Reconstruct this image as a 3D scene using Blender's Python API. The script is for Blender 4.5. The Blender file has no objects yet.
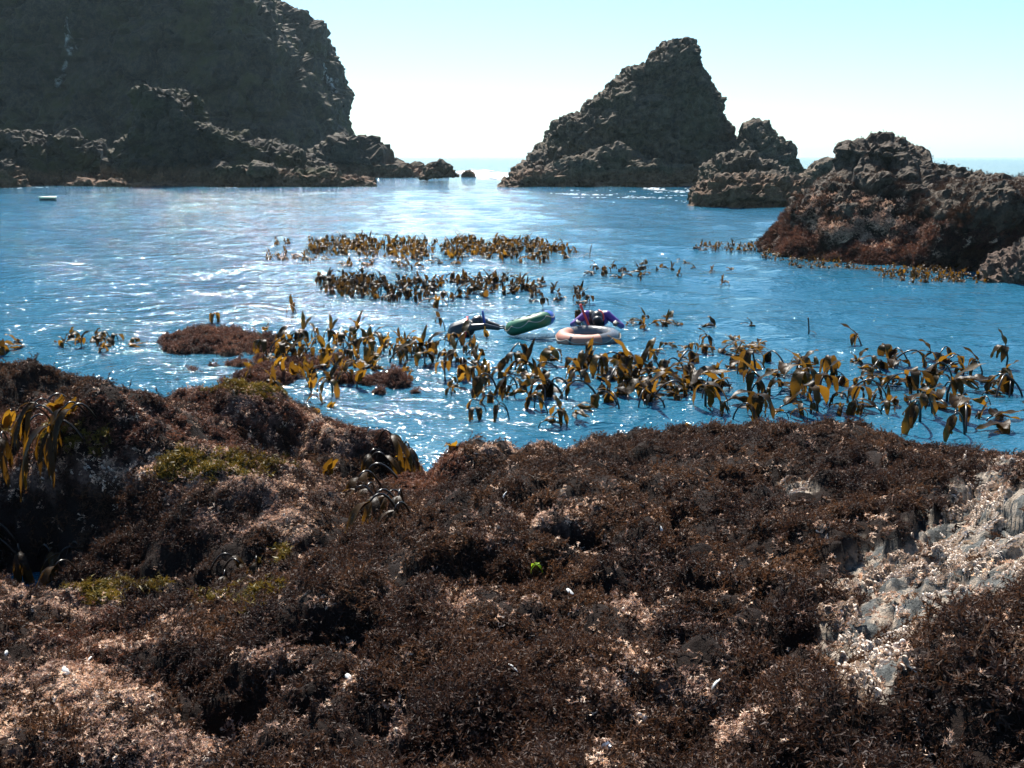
import bpy, math, random
import numpy as np
from mathutils import Vector

random.seed(11)
RS = np.random.RandomState(11)
SC = bpy.context.scene
COL = SC.collection
PI = math.pi

# ------------------------------------------------------------------ camera
CAMZ, FPX = 2.9, 1000.0
PITCH = math.atan(227.0 / FPX)
cam_data = bpy.data.cameras.new('camera')
cam_data.lens = 36.0 * FPX / 1024.0
cam_data.sensor_width = 36.0
cam_data.clip_start = 0.05
cam_data.clip_end = 20000
cam = bpy.data.objects.new('camera', cam_data)
COL.objects.link(cam)
cam.location = (0, 0, CAMZ)
cam.rotation_euler = (PI / 2 - PITCH, 0, 0)
SC.camera = cam

# ------------------------------------------------------------------ sky, sun, exposure
SUN_EL, SUN_AZ = math.radians(49), math.radians(-14)      # azimuth from +Y, negative = to the left
world = bpy.data.worlds.new('World')
SC.world = world
world.use_nodes = True
wn = world.node_tree.nodes
wl = world.node_tree.links
wn.clear()
sky = wn.new('ShaderNodeTexSky')
sky.sky_type = 'NISHITA'
sky.sun_disc = False
sky.sun_elevation = SUN_EL
sky.sun_rotation = SUN_AZ
sky.air_density = 1.0
sky.dust_density = 0.4
sky.ozone_density = 1.0
tint = wn.new('ShaderNodeMix')
tint.data_type = 'RGBA'
tint.blend_type = 'MULTIPLY'
tint.inputs[0].default_value = 1.0
tint.inputs[7].default_value = (0.76, 0.99, 1.10, 1)
bg = wn.new('ShaderNodeBackground')
bg.inputs['Strength'].default_value = 0.069
wo = wn.new('ShaderNodeOutputWorld')
wl.new(sky.outputs[0], tint.inputs[6])
wl.new(tint.outputs[2], bg.inputs['Color'])
wl.new(bg.outputs[0], wo.inputs['Surface'])

sun_dir = Vector((math.sin(SUN_AZ) * math.cos(SUN_EL), math.cos(SUN_AZ) * math.cos(SUN_EL), math.sin(SUN_EL)))
sl = bpy.data.lights.new('sun', 'SUN')
sl.energy = 5.0
sl.angle = math.radians(0.53)
sl.color = (1.0, 0.95, 0.87)
sun = bpy.data.objects.new('sun', sl)
COL.objects.link(sun)
sun.rotation_euler = (-sun_dir).to_track_quat('-Z', 'Y').to_euler()
sun.location = (0, 0, 40)

SC.view_settings.view_transform = 'Standard'
SC.view_settings.look = 'None'
SC.view_settings.gamma = 1.0
SC.view_settings.use_curve_mapping = False
SC.view_settings.exposure = 1.2
SC.render.engine = 'CYCLES'
SC.cycles.max_bounces = 4
SC.cycles.diffuse_bounces = 2
SC.cycles.glossy_bounces = 2
SC.cycles.volume_bounces = 0
SC.cycles.transmission_bounces = 3
SC.cycles.transparent_max_bounces = 6
SC.cycles.caustics_reflective = False
SC.cycles.caustics_refractive = False
SC.cycles.sample_clamp_indirect = 4.0
SC.cycles.use_denoising = True

# ------------------------------------------------------------------ pixel -> place helpers (used once, to survey positions)
FW = np.array((0, math.cos(PITCH), -math.sin(PITCH)))
UP = np.array((0, math.sin(PITCH), math.cos(PITCH)))


def ray(px, py):
    return np.array(((px - 512) / FPX, 0, 0)) + UP * (-(py - 384) / FPX) + FW


def on_z(px, py, z=0.0):
    d = ray(px, py)
    t = (z - CAMZ) / d[2]
    return np.array((d[0] * t, d[1] * t, z))


def at_y(px, py, y):
    d = ray(px, py)
    t = y / d[1]
    return np.array((d[0] * t, y, CAMZ + d[2] * t))


def project(P):
    rel = P - np.array((0, 0, CAMZ))
    f = rel @ FW
    f = np.where(np.abs(f) < 1e-6, 1e-6, f)
    return 512 + FPX * rel[:, 0] / f, 384 - FPX * (rel @ UP) / f


# ------------------------------------------------------------------ noise
_perm = np.random.RandomState(5).permutation(256)
_val = np.random.RandomState(6).rand(256) * 2 - 1


def vnoise(p, seed=0):
    p = np.asarray(p, float) + seed * 17.31
    i = np.floor(p).astype(np.int64)
    f = p - i
    u = f * f * f * (f * (f * 6 - 15) + 10)
    i &= 255

    def h(a, b, c):
        return _val[_perm[(_perm[(_perm[a & 255] + b) & 255] + c) & 255]]
    x, y, z = i[:, 0], i[:, 1], i[:, 2]
    r = 0
    for dx in (0, 1):
        wx = u[:, 0] if dx else 1 - u[:, 0]
        for dy in (0, 1):
            wy = u[:, 1] if dy else 1 - u[:, 1]
            for dz in (0, 1):
                wz = u[:, 2] if dz else 1 - u[:, 2]
                r = r + wx * wy * wz * h(x + dx, y + dy, z + dz)
    return r


def fbm(p, octv=4, seed=0, gain=0.5, ridged=False):
    p = np.asarray(p, float)
    a, s, tot = 1.0, 0, 0
    for o in range(octv):
        n = vnoise(p, seed + o * 3)
        if ridged:
            n = 1 - 2 * np.abs(n)
        s = s + a * n
        tot += a
        a *= gain
        p = p * 2.03
    return s / tot


def worley(p2, seed=0):
    """distance to nearest feature point, 2-D cells"""
    p2 = np.asarray(p2, float) + seed * 7.7
    i = np.floor(p2).astype(np.int64)
    best = np.full(len(p2), 9.0)
    second = np.full(len(p2), 9.0)
    for dx in (-1, 0, 1):
        for dy in (-1, 0, 1):
            cx, cy = i[:, 0] + dx, i[:, 1] + dy
            hsh = _perm[(_perm[cx & 255] + cy) & 255]
            fx = cx + 0.5 + 0.45 * _val[hsh]
            fy = cy + 0.5 + 0.45 * _val[(hsh + 91) & 255]
            d = np.hypot(p2[:, 0] - fx, p2[:, 1] - fy)
            second = np.minimum(second, np.maximum(best, d))
            best = np.minimum(best, d)
    return best, second


def smooth01(x, a, b):
    t = np.clip((x - a) / (b - a), 0, 1)
    return t * t * (3 - 2 * t)


# ------------------------------------------------------------------ object helpers
def tag(o, label=None, cat=None, group=None, kind=None):
    if label:
        o['label'] = label
    if cat:
        o['category'] = cat
    if group:
        o['group'] = group
    if kind:
        o['kind'] = kind
    return o


def mesh_from(name, V, F, mats=(), smooth=True):
    me = bpy.data.meshes.new(name)
    V = np.asarray(V, np.float32)
    if isinstance(F, np.ndarray) and F.ndim == 2:
        nf, k = F.shape
        me.vertices.add(len(V))
        me.vertices.foreach_set('co', V.ravel())
        me.loops.add(nf * k)
        me.loops.foreach_set('vertex_index', F.astype(np.int32).ravel())
        me.polygons.add(nf)
        me.polygons.foreach_set('loop_start', np.arange(0, nf * k, k, dtype=np.int32))
        me.update(calc_edges=True)
    else:
        me.from_pydata([tuple(v) for v in V], [], [tuple(int(i) for i in f) for f in F])
        me.update()
    me.polygons.foreach_set('use_smooth', np.full(len(me.polygons), smooth, bool))
    for m in mats:
        me.materials.append(m)
    return me


def add_obj(name, data, parent=None, loc=None):
    o = bpy.data.objects.new(name, data)
    COL.objects.link(o)
    if parent:
        o.parent = parent
    if loc is not None:
        o.location = loc
    return o


def get_co(me):
    a = np.empty(len(me.vertices) * 3, np.float32)
    me.vertices.foreach_get('co', a)
    return a.reshape(-1, 3).astype(float)


def get_no(me):
    a = np.empty(len(me.vertices) * 3, np.float32)
    me.vertices.foreach_get('normal', a)
    return a.reshape(-1, 3).astype(float)


def grid_faces(nu, nv, wrap=False):
    """grid of nu x nv verts, index = u*nv+v"""
    u = np.arange(nu - 1)[:, None]
    v = np.arange(nv if wrap else nv - 1)[None, :]
    v2 = (v + 1) % nv
    a = u * nv + v
    b = u * nv + v2
    c = (u + 1) * nv + v2
    d = (u + 1) * nv + v
    return np.stack([a, b, c, d], -1).reshape(-1, 4)


def join(parts):
    """list of (V, F) with equal face size lists -> V, list F"""
    Vs, Fs, off = [], [], 0
    for V, F in parts:
        Vs.append(np.asarray(V, float))
        Fs += [tuple(int(i) + off for i in f) for f in F]
        off += len(V)
    return np.concatenate(Vs), Fs


def tube(path, radii, n=6, cap=True):
    path = np.asarray(path, float)
    radii = np.broadcast_to(np.asarray(radii, float), (len(path),))
    T = np.gradient(path, axis=0)
    T /= np.linalg.norm(T, axis=1)[:, None] + 1e-9
    ref = np.array((0.3, 0.9, 0.2))
    V = []
    side = np.cross(T[0], ref)
    for p, t, r in zip(path, T, radii):
        side = side - t * side.dot(t)
        side /= np.linalg.norm(side) + 1e-9
        b = np.cross(t, side)
        for k in range(n):
            a = 2 * PI * k / n
            V.append(p + r * (math.cos(a) * side + math.sin(a) * b))
    F = [tuple(f) for f in grid_faces(len(path), n, True)]
    if cap:
        V = V + [path[0], path[-1]]
        a, b = len(V) - 2, len(V) - 1
        m = (len(path) - 1) * n
        for k in range(n):
            F.append((a, (k + 1) % n, k))
            F.append((b, m + k, m + (k + 1) % n))
    return np.array(V), F


def remesh(V, F, voxel, smooth_iter=0):
    me = mesh_from('raw', V, F)
    o = add_obj('raw', me)
    m = o.modifiers.new('r', 'REMESH')
    m.mode = 'VOXEL'
    m.voxel_size = voxel
    if smooth_iter:
        s = o.modifiers.new('s', 'SMOOTH')
        s.iterations = smooth_iter
        s.factor = 0.5
    dg = bpy.context.evaluated_depsgraph_get()
    out = bpy.data.meshes.new_from_object(o.evaluated_get(dg))
    bpy.data.objects.remove(o)
    bpy.data.meshes.remove(me)
    return out


# ------------------------------------------------------------------ materials
class NT:
    def __init__(self, name):
        self.mat = bpy.data.materials.new(name)
        self.mat.use_nodes = True
        self.t = self.mat.node_tree
        self.t.nodes.clear()
        self.out = self.n('ShaderNodeOutputMaterial')

    def n(self, typ, **kw):
        nd = self.t.nodes.new(typ)
        for k, v in kw.items():
            setattr(nd, k, v)
        return nd

    def l(self, a, b):
        self.t.links.new(a, b)

    def pos(self):
        return self.n('ShaderNodeNewGeometry').outputs['Position']

    def noise(self, scale, detail=4, rough=0.55, vec=None, dist=0.0):
        nd = self.n('ShaderNodeTexNoise')
        nd.inputs['Scale'].default_value = scale
        nd.inputs['Detail'].default_value = detail
        nd.inputs['Roughness'].default_value = rough
        nd.inputs['Distortion'].default_value = dist
        if vec is not None:
            self.l(vec, nd.inputs['Vector'])
        return nd.outputs[0]

    def ramp(self, fac, stops):
        nd = self.n('ShaderNodeValToRGB')
        els = nd.color_ramp.elements
        while len(els) < len(stops):
            els.new(0.5)
        for e, (p, c) in zip(els, stops):
            e.position = p
            e.color = tuple(c) + (1,) if len(c) == 3 else c
        self.l(fac, nd.inputs[0])
        return nd.outputs[0]

    def mix(self, fac, a, b, blend='MIX'):
        nd = self.n('ShaderNodeMix', data_type='RGBA', blend_type=blend)
        for s, v in ((0, fac), (6, a), (7, b)):
            if hasattr(v, 'is_output'):
                self.l(v, nd.inputs[s])
            elif isinstance(v, (int, float)):
                nd.inputs[s].default_value = v
            else:
                nd.inputs[s].default_value = tuple(v) + (1,)
        return nd.outputs[2]

    def math(self, op, a, b=0.0, clamp=False):
        nd = self.n('ShaderNodeMath', operation=op, use_clamp=clamp)
        for s, v in ((0, a), (1, b)):
            if hasattr(v, 'is_output'):
                self.l(v, nd.inputs[s])
            else:
                nd.inputs[s].default_value = v
        return nd.outputs[0]

    def bump(self, height, dist, strength=1.0, prev=None):
        nd = self.n('ShaderNodeBump')
        nd.inputs['Strength'].default_value = strength
        nd.inputs['Distance'].default_value = dist
        self.l(height, nd.inputs['Height'])
        if prev is not None:
            self.l(prev, nd.inputs['Normal'])
        return nd.outputs[0]

    def bsdf(self, color, rough=0.7, normal=None, spec=0.5, **kw):
        nd = self.n('ShaderNodeBsdfPrincipled')
        if hasattr(color, 'is_output'):
            self.l(color, nd.inputs['Base Color'])
        else:
            nd.inputs['Base Color'].default_value = tuple(color) + (1,)
        if hasattr(rough, 'is_output'):
            self.l(rough, nd.inputs['Roughness'])
        else:
            nd.inputs['Roughness'].default_value = rough
        nd.inputs['Specular IOR Level'].default_value = spec
        for k, v in kw.items():
            nd.inputs[k.replace('_', ' ')].default_value = v
        if normal is not None:
            self.l(normal, nd.inputs['Normal'])
        return nd.outputs[0]

    def done(self, sh):
        self.l(sh, self.out.inputs['Surface'])
        return self.mat

    def attr(self, name, inst=False):
        nd = self.n('ShaderNodeAttribute', attribute_name=name)
        if inst:
            nd.attribute_type = 'INSTANCER'
        return nd

    def sepz(self, vec):
        nd = self.n('ShaderNodeSeparateXYZ')
        self.l(vec, nd.inputs[0])
        return nd.outputs


def mat_simple(name, col, rough=0.5, **kw):
    t = NT(name)
    v = t.noise(14, 3, vec=t.n('ShaderNodeTexCoord').outputs['Object'])
    c = t.mix(v, tuple(x * 0.75 for x in col), tuple(min(1, x * 1.25) for x in col))
    return t.done(t.bsdf(c, rough, **kw))


def mat_rock(name, dry, dark, weed, weed_top, guano=0.0, moss=(0.06, 0.06, 0.02), moss_amt=0.3, fine=1.0):
    """sea rock: bare stone above, algae-covered below weed_top"""
    t = NT(name)
    p = t.pos()
    z = t.sepz(p)[2]
    n1 = t.noise(0.35 * fine, 6, 0.6, p, 0.6)
    n2 = t.noise(1.7 * fine, 8, 0.68, p)
    n3 = t.noise(7.0 * fine, 6, 0.7, p)
    c = t.mix(t.ramp(n2, [(0.38, (0, 0, 0)), (0.62, (1, 1, 1))]), dark, dry)
    c = t.mix(t.ramp(n3, [(0.3, (0.8, 0.8, 0.8)), (0.6, (0, 0, 0))]), c, tuple(x * 0.4 for x in dark))
    mfac = t.math('MULTIPLY', t.ramp(n1, [(0.48, (0, 0, 0)), (0.66, (1, 1, 1))]), moss_amt)
    c = t.mix(mfac, c, moss)
    if guano > 0:
        vm = t.n('ShaderNodeMapping')
        vm.inputs['Scale'].default_value = (1, 1, 0.45)
        t.l(p, vm.inputs[0])
        g = t.noise(0.16, 3, 0.5, vm.outputs[0], 0.3)
        g = t.ramp(g, [(0.66, (0, 0, 0)), (0.70, (1, 1, 1))])
        g = t.math('MULTIPLY', g, t.ramp(n2, [(0.45, (0, 0, 0)), (0.6, (1, 1, 1))]))
        c = t.mix(t.math('MULTIPLY', g, guano), c, (0.62, 0.62, 0.58))
    # algae belt
    zn = t.math('ADD', z, t.math('MULTIPLY', t.math('SUBTRACT', n1, 0.5), weed_top * 1.6))
    wf = t.math('SUBTRACT', 1.0, t.math('DIVIDE', zn, weed_top, True))
    wf = t.ramp(wf, [(0.0, (0, 0, 0)), (0.35, (1, 1, 1))])
    wcol = t.mix(t.ramp(n2, [(0.35, (0, 0, 0)), (0.6, (1, 1, 1))]), tuple(x * 0.4 for x in weed), weed)
    wcol = t.mix(t.ramp(n3, [(0.5, (0, 0, 0)), (0.75, (0.8, 0.8, 0.8))]), wcol, tuple(min(1, x * 2.2) for x in weed))
    c = t.mix(wf, c, wcol)
    b = t.bump(n2, 0.35 / fine, 0.9)
    b = t.bump(n3, 0.09 / fine, 0.9, b)
    return t.done(t.bsdf(c, 0.8, b, 0.25))


def mat_weed(name, cols, rough=0.6, transl=0.28, spec=0.22):
    """small turf algae, colour varied per sprig and by patch"""
    t = NT(name)
    inf = t.n('ShaderNodeObjectInfo').outputs['Random']
    tone = t.attr('tone', True).outputs['Fac']
    f = t.math('ADD', t.math('MULTIPLY', inf, 0.45), t.math('MULTIPLY', tone, 0.55))
    st = [(i / (len(cols) - 1), c) for i, c in enumerate(cols)]
    c = t.ramp(f, st)
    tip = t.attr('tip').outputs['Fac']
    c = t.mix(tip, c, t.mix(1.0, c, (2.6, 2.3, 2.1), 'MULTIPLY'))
    s = t.bsdf(c, rough, None, spec)
    tr = t.n('ShaderNodeBsdfTranslucent')
    t.l(t.mix(1.0, c, (1.25, 1.0, 0.75), 'MULTIPLY'), tr.inputs[0])
    m = t.n('ShaderNodeMixShader')
    m.inputs[0].default_value = transl
    t.l(s, m.inputs[1])
    t.l(tr.outputs[0], m.inputs[2])
    return t.done(m.outputs[0])


def mat_kelp(name, base_a, base_b, trans_a, trans_b, amt=0.45):
    t = NT(name)
    inf = t.n('ShaderNodeObjectInfo').outputs['Random']
    co = t.n('ShaderNodeTexCoord').outputs['Object']
    n = t.noise(9, 4, 0.6, co)
    f = t.math('ADD', t.math('MULTIPLY', inf, 0.6), t.math('MULTIPLY', n, 0.4))
    f = t.ramp(f, [(0.25, (0, 0, 0)), (0.75, (1, 1, 1))])
    wr = t.bump(t.noise(40, 3, 0.6, co), 0.006, 0.6)
    s = t.bsdf(t.mix(f, base_a, base_b), 0.42, wr, 0.18)
    tr = t.n('ShaderNodeBsdfTranslucent')
    t.l(t.mix(f, trans_a, trans_b), tr.inputs[0])
    m = t.n('ShaderNodeMixShader')
    m.inputs[0].default_value = amt
    t.l(s, m.inputs[1])
    t.l(tr.outputs[0], m.inputs[2])
    return t.done(m.outputs[0])


def mat_water():
    t = NT('sea_water')
    p = t.pos()
    mp = t.n('ShaderNodeMapping')
    mp.inputs['Scale'].default_value = (0.62, 1.0, 1.0)
    mp.inputs['Rotation'].default_value = (0, 0, math.radians(14))
    t.l(p, mp.inputs[0])
    v = mp.outputs[0]
    n0 = t.noise(0.55, 2, 0.5, v, 0.2)
    n1 = t.noise(2.1, 3, 0.55, v, 0.5)
    n2 = t.noise(7.5, 3, 0.6, v, 0.3)
    b = t.bump(n0, 0.08)
    b = t.bump(n1, 0.16, 1.0, b)
    b = t.bump(n2, 0.056, 1.0, b)
    big = t.noise(0.05, 3, 0.5, p)
    c = t.mix(t.ramp(big, [(0.35, (0, 0, 0)), (0.65, (1, 1, 1))]), (0.012, 0.086, 0.138), (0.018, 0.112, 0.19))
    return t.done(t.bsdf(c, 0.06, b, 0.5, IOR=1.33))


M_WATER = mat_water()
M_CLIFF = mat_rock('cliff_rock', (0.115, 0.082, 0.050), (0.034, 0.026, 0.018), (0.18, 0.095, 0.048), 2.0, guano=0.8, moss=(0.075, 0.062, 0.018), moss_amt=0.8, fine=0.55)
M_STACK = mat_rock('stack_rock', (0.20, 0.142, 0.088), (0.05, 0.038, 0.026), (0.17, 0.095, 0.05), 2.0, guano=0.7, moss=(0.09, 0.085, 0.03), moss_amt=0.3, fine=0.75)
M_NEAR = mat_rock('near_rock', (0.165, 0.120, 0.082), (0.055, 0.040, 0.029), (0.13, 0.08, 0.055), 1.0, moss=(0.05, 0.035, 0.02), moss_amt=0.6, fine=2.2)
M_KELP = mat_kelp('kelp_blade', (0.022, 0.012, 0.005), (0.055, 0.028, 0.007), (0.05, 0.024, 0.004), (0.25, 0.115, 0.009), 0.42)
M_KELPGOLD = mat_kelp('kelp_gold', (0.04, 0.022, 0.006), (0.08, 0.042, 0.008), (0.13, 0.06, 0.006), (0.38, 0.185, 0.013), 0.46)
M_STIPE = mat_simple('kelp_stipe', (0.018, 0.012, 0.008), 0.3)
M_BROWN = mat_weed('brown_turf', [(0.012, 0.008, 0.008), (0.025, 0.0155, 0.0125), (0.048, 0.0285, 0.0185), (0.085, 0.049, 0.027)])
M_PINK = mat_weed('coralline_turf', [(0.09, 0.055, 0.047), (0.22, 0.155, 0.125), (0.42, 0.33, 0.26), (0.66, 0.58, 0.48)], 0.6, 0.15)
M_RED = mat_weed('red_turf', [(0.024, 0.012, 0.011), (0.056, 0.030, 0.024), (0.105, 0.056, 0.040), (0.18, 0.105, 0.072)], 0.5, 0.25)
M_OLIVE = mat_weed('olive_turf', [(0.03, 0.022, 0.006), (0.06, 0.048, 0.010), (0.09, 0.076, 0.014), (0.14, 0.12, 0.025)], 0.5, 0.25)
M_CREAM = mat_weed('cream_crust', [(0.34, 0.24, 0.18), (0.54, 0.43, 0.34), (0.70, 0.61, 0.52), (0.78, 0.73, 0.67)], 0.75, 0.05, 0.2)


def mat_shelf():
    t = NT('shelf_rock')
    p = t.pos()
    n1 = t.noise(9, 6, 0.65, p)
    n2 = t.noise(34, 6, 0.7, p)
    n3 = t.noise(120, 4, 0.7, p)
    bare = t.attr('bare').outputs['Fac']
    pale = t.attr('pale').outputs['Fac']
    brown = t.mix(n2, (0.006, 0.004, 0.004), (0.034, 0.020, 0.014))
    pink = t.mix(t.ramp(n2, [(0.35, (0, 0, 0)), (0.65, (1, 1, 1))]), (0.05, 0.028, 0.024), (0.24, 0.16, 0.125))
    grey = t.mix(t.ramp(n2, [(0.3, (0, 0, 0)), (0.7, (1, 1, 1))]), (0.06, 0.063, 0.060), (0.21, 0.215, 0.205))
    crust = t.mix(n2, (0.34, 0.26, 0.19), (0.60, 0.52, 0.43))
    grey = t.mix(t.ramp(n1, [(0.49, (0, 0, 0)), (0.56, (1, 1, 1))]), grey, crust)
    c = t.mix(pale, brown, pink)
    c = t.mix(bare, c, grey)
    b = t.bump(n1, 0.03, 0.8)
    b = t.bump(n2, 0.03, 1.0, b)
    b = t.bump(n3, 0.010, 1.0, b)
    return t.done(t.bsdf(c, 0.85, b, 0.12))


M_SHELF = mat_shelf()

# ------------------------------------------------------------------ water
def build_water():
    th = np.concatenate([np.linspace(-100, -36, 40)[:-1], np.linspace(-36, 36, 520), np.linspace(36, 100, 40)[1:]]) * PI / 180
    r1 = 3.0 * (90 / 3.0) ** (np.linspace(0, 1, 420))
    r2 = 90 * (9000 / 90.0) ** (np.linspace(0, 1, 90)[1:])
    r = np.concatenate([r1, r2])
    R, T = np.meshgrid(r, th, indexing='ij')
    X = (R * np.sin(T)).ravel()
    Y = (R * np.cos(T)).ravel()
    z = np.zeros_like(X)
    rr = R.ravel()
    rs = np.random.RandomState(3)
    for k in range(26):
        lam = 0.7 * (9 / 0.7) ** rs.rand()
        a = math.radians(rs.normal(-95, 38))
        amp = 0.0045 * lam ** 0.75
        kx, ky = math.cos(a) * 2 * PI / lam, math.sin(a) * 2 * PI / lam
        fade = np.clip(1.4 - rr * 0.02 / lam, 0, 1)
        z += amp * fade * np.sin(X * kx + Y * ky + rs.rand() * 7)
    z *= np.clip((420 - rr) / 300, 0, 1)
    V = np.stack([X, Y, z], 1)
    me = mesh_from('water', V, grid_faces(len(r), len(th))[:, ::-1], [M_WATER])
    return tag(add_obj('water', me), 'rippled blue sea water filling the cove', None, kind='structure')


build_water()

# ------------------------------------------------------------------ far rocks
def lobe(D, rows, ry=5.0, n=28, expo=2.6):
    """rows (py, xl, xr[, half depth]) surveyed at distance D -> stacked rings"""
    rings = []
    for row in rows:
        py, xl, xr = row[:3]
        d = row[3] if len(row) > 3 else ry
        A = at_y(xl, py, D)
        B = at_y(xr, py, D)
        rings.append((A[2], (A[0] + B[0]) / 2, D, max((B[0] - A[0]) / 2, 0.02), d))
    V = []
    for z, cx, cy, rx, d in rings:
        for k in range(n):
            a = 2 * PI * k / n
            ca, sa = math.cos(a), math.sin(a)
            V.append((cx + rx * math.copysign(abs(ca) ** (2 / expo), ca), cy + d * math.copysign(abs(sa) ** (2 / expo), sa), z))
    F = [tuple(f) for f in grid_faces(len(rings), n, True)]
    F.append(tuple(range(n)))
    m = (len(rings) - 1) * n
    F.append(tuple(m + k for k in reversed(range(n))))
    return np.array(V), F


def block_noise(V, size, seed):
    """angular joint blocks: every cell stands out or back by its own amount, tilted, with cracks between"""
    c, sn = math.cos(.35), math.sin(.35)
    Q = np.stack([V[:, 0] * c + V[:, 2] * sn, V[:, 1], (V[:, 2] * c - V[:, 0] * sn) * 1.5], 1) / size
    Q = Q + .25 * np.stack([vnoise(Q * 1.3, seed + k) for k in range(3)], 1) + seed * 3.7
    i = np.floor(Q).astype(np.int64)
    best = np.full(len(Q), 9.0)
    sec = np.full(len(Q), 9.0)
    val = np.zeros(len(Q))
    for dx in (-1, 0, 1):
        for dy in (-1, 0, 1):
            for dz in (-1, 0, 1):
                cx, cy, cz = i[:, 0] + dx, i[:, 1] + dy, i[:, 2] + dz
                h = _perm[(_perm[(_perm[cx & 255] + cy) & 255] + cz) & 255]
                f = np.stack([cx + .5 + .45 * _val[h], cy + .5 + .45 * _val[(h + 57) & 255], cz + .5 + .45 * _val[(h + 131) & 255]], 1)
                off = Q - f
                dist = np.sqrt((off ** 2).sum(1))
                g = np.stack([_val[(h + 20) & 255], _val[(h + 40) & 255], _val[(h + 60) & 255]], 1)
                v = _val[(h + 90) & 255] * .6 + (off * g).sum(1) * .9
                m = dist < best
                sec = np.where(m, best, np.minimum(sec, dist))
                val = np.where(m, v, val)
                best = np.where(m, dist, best)
    return val - .7 * (1 - smooth01(sec - best, 0, .16))


def rock(name, lobes, voxel, amps, mat, label, cat='rock', kind=None, group=None, seed=0, strata=0.0, blocks=None):
    V, F = join(lobes)
    me = remesh(V, F, voxel, 1)
    V = get_co(me)
    N = get_no(me)
    d = 0
    for size, amp, rid in amps:
        d = d + amp * fbm(V / size, 3, seed + int(size * 10), 0.55, rid)
        seed += 5
    if strata:
        s = V[:, 2] * 1.4 + 0.5 * V[:, 0] * 0.35 + 1.5 * fbm(V / 5, 2, seed)
        d = d + strata * (np.abs((s % 1.0) - 0.5) * 2 - 0.5)
    if blocks is None:
        blocks = [(2.8, 0.50), (1.1, 0.22)]
    for size, amp in blocks:
        d = d + amp * block_noise(V, size, seed)
        seed += 7
    d = d - np.mean(d) - 0.7 * np.std(d)
    V = V + N * d[:, None]
    base = np.array(((V[:, 0].min() + V[:, 0].max()) / 2, (V[:, 1].min() + V[:, 1].max()) / 2, 0.0))
    V -= base
    me.vertices.foreach_set('co', V.astype(np.float32).ravel())
    me.update()
    me.polygons.foreach_set('use_smooth', np.zeros(len(me.polygons), bool))
    me.materials.clear()
    me.materials.append(mat)
    me.name = name
    o = add_obj(name, me, loc=base)
    return tag(o, label, cat if kind != 'structure' else None, group, kind)


HEAD = [
    lobe(192, [(-75, -230, 205), (-60, -240, 240), (0, -240, 268), (25, -240, 287), (60, -240, 312), (100, -240, 336), (140, -240, 343), (200, -240, 348)], 26, 40, 5),
    lobe(214, [(1, 100, 268), (6, 100, 288), (12, 100, 306), (25, 100, 325), (45, 100, 335), (60, 100, 343), (95, 100, 350), (115, 100, 348), (200, 100, 350)], 20, 36, 4),
    lobe(152, [(116, 338, 346, 2), (124, 328, 358, 4), (132, 318, 369, 6), (146, 305, 376, 7), (156, 298, 394, 8), (163, 285, 425, 8), (171, 275, 448, 8), (195, 265, 460, 8)], 8, 28, 2.4),
]
rock('cliff', HEAD, 0.7, [(16, 2.2, False), (6, 1.2, True), (2.2, 0.6, True)], M_CLIFF,
     'tall dark headland cliff with pale streaks rising over the cove', kind='structure', seed=3, strata=0.35, blocks=[(8, 1.5), (3.2, 0.6)])
ROCKA = [(5, 0.6, False), (1.8, 0.4, True), (0.75, 0.25, True)]
rock('rock_pillar', [lobe(108, [(88, 142, 178), (94, 132, 192), (106, 134, 202), (122, 138, 206), (136, 128, 214), (150, 116, 232), (165, 104, 244), (195, 95, 255)], 4.0)], 0.28, ROCKA, M_CLIFF,
     'squat flat-topped dark rock pillar standing before the tall cliff', seed=9)
rock('shore_rock', [lobe(110, [(128, 4, 20), (136, -5, 36), (150, -20, 62), (165, -35, 92), (195, -60, 116)], 5)], 0.28, ROCKA, M_CLIFF,
     'jagged low rock at the left end of the rocks below the cliff', seed=13, group='rocks along the foot of the cliff')
rock('shore_rock', [lobe(112, [(134, 62, 76), (142, 52, 96), (155, 45, 114), (195, 38, 128)], 4)], 0.28, ROCKA, M_CLIFF,
     'peaked low rock between the jagged rock and the rock pillar', seed=17, group='rocks along the foot of the cliff')
rock('shore_rock', [lobe(110, [(126, 203, 210), (138, 196, 252), (148, 186, 300), (160, 178, 322), (172, 170, 340), (195, 160, 352)], 5),
                    lobe(104, [(164, 205, 255), (170, 195, 330), (178, 188, 376), (195, 180, 386)], 3)], 0.28, ROCKA, M_CLIFF,
     'broad lumpy brown rock reaching right from the rock pillar to the channel', seed=21, group='rocks along the foot of the cliff')
rock('shore_rock', [lobe(101, [(160, -15, 6), (168, -25, 18), (180, -40, 26), (197, -50, 32)], 2.5)], 0.25, ROCKA, M_CLIFF,
     'small rounded boulder at the waterline by the picture edge', seed=25, group='rocks along the foot of the cliff')
rock('shore_rock', [lobe(103, [(180, 75, 100), (183, 70, 205), (187, 66, 250), (195, 60, 260)], 2.0)], 0.22, [(2, .3, False), (0.7, .2, True)], M_CLIFF,
     'low reddish ledge washed by waves under the rock pillar', blocks=[(1.2, .25)], seed=29, group='rocks along the foot of the cliff')

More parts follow.
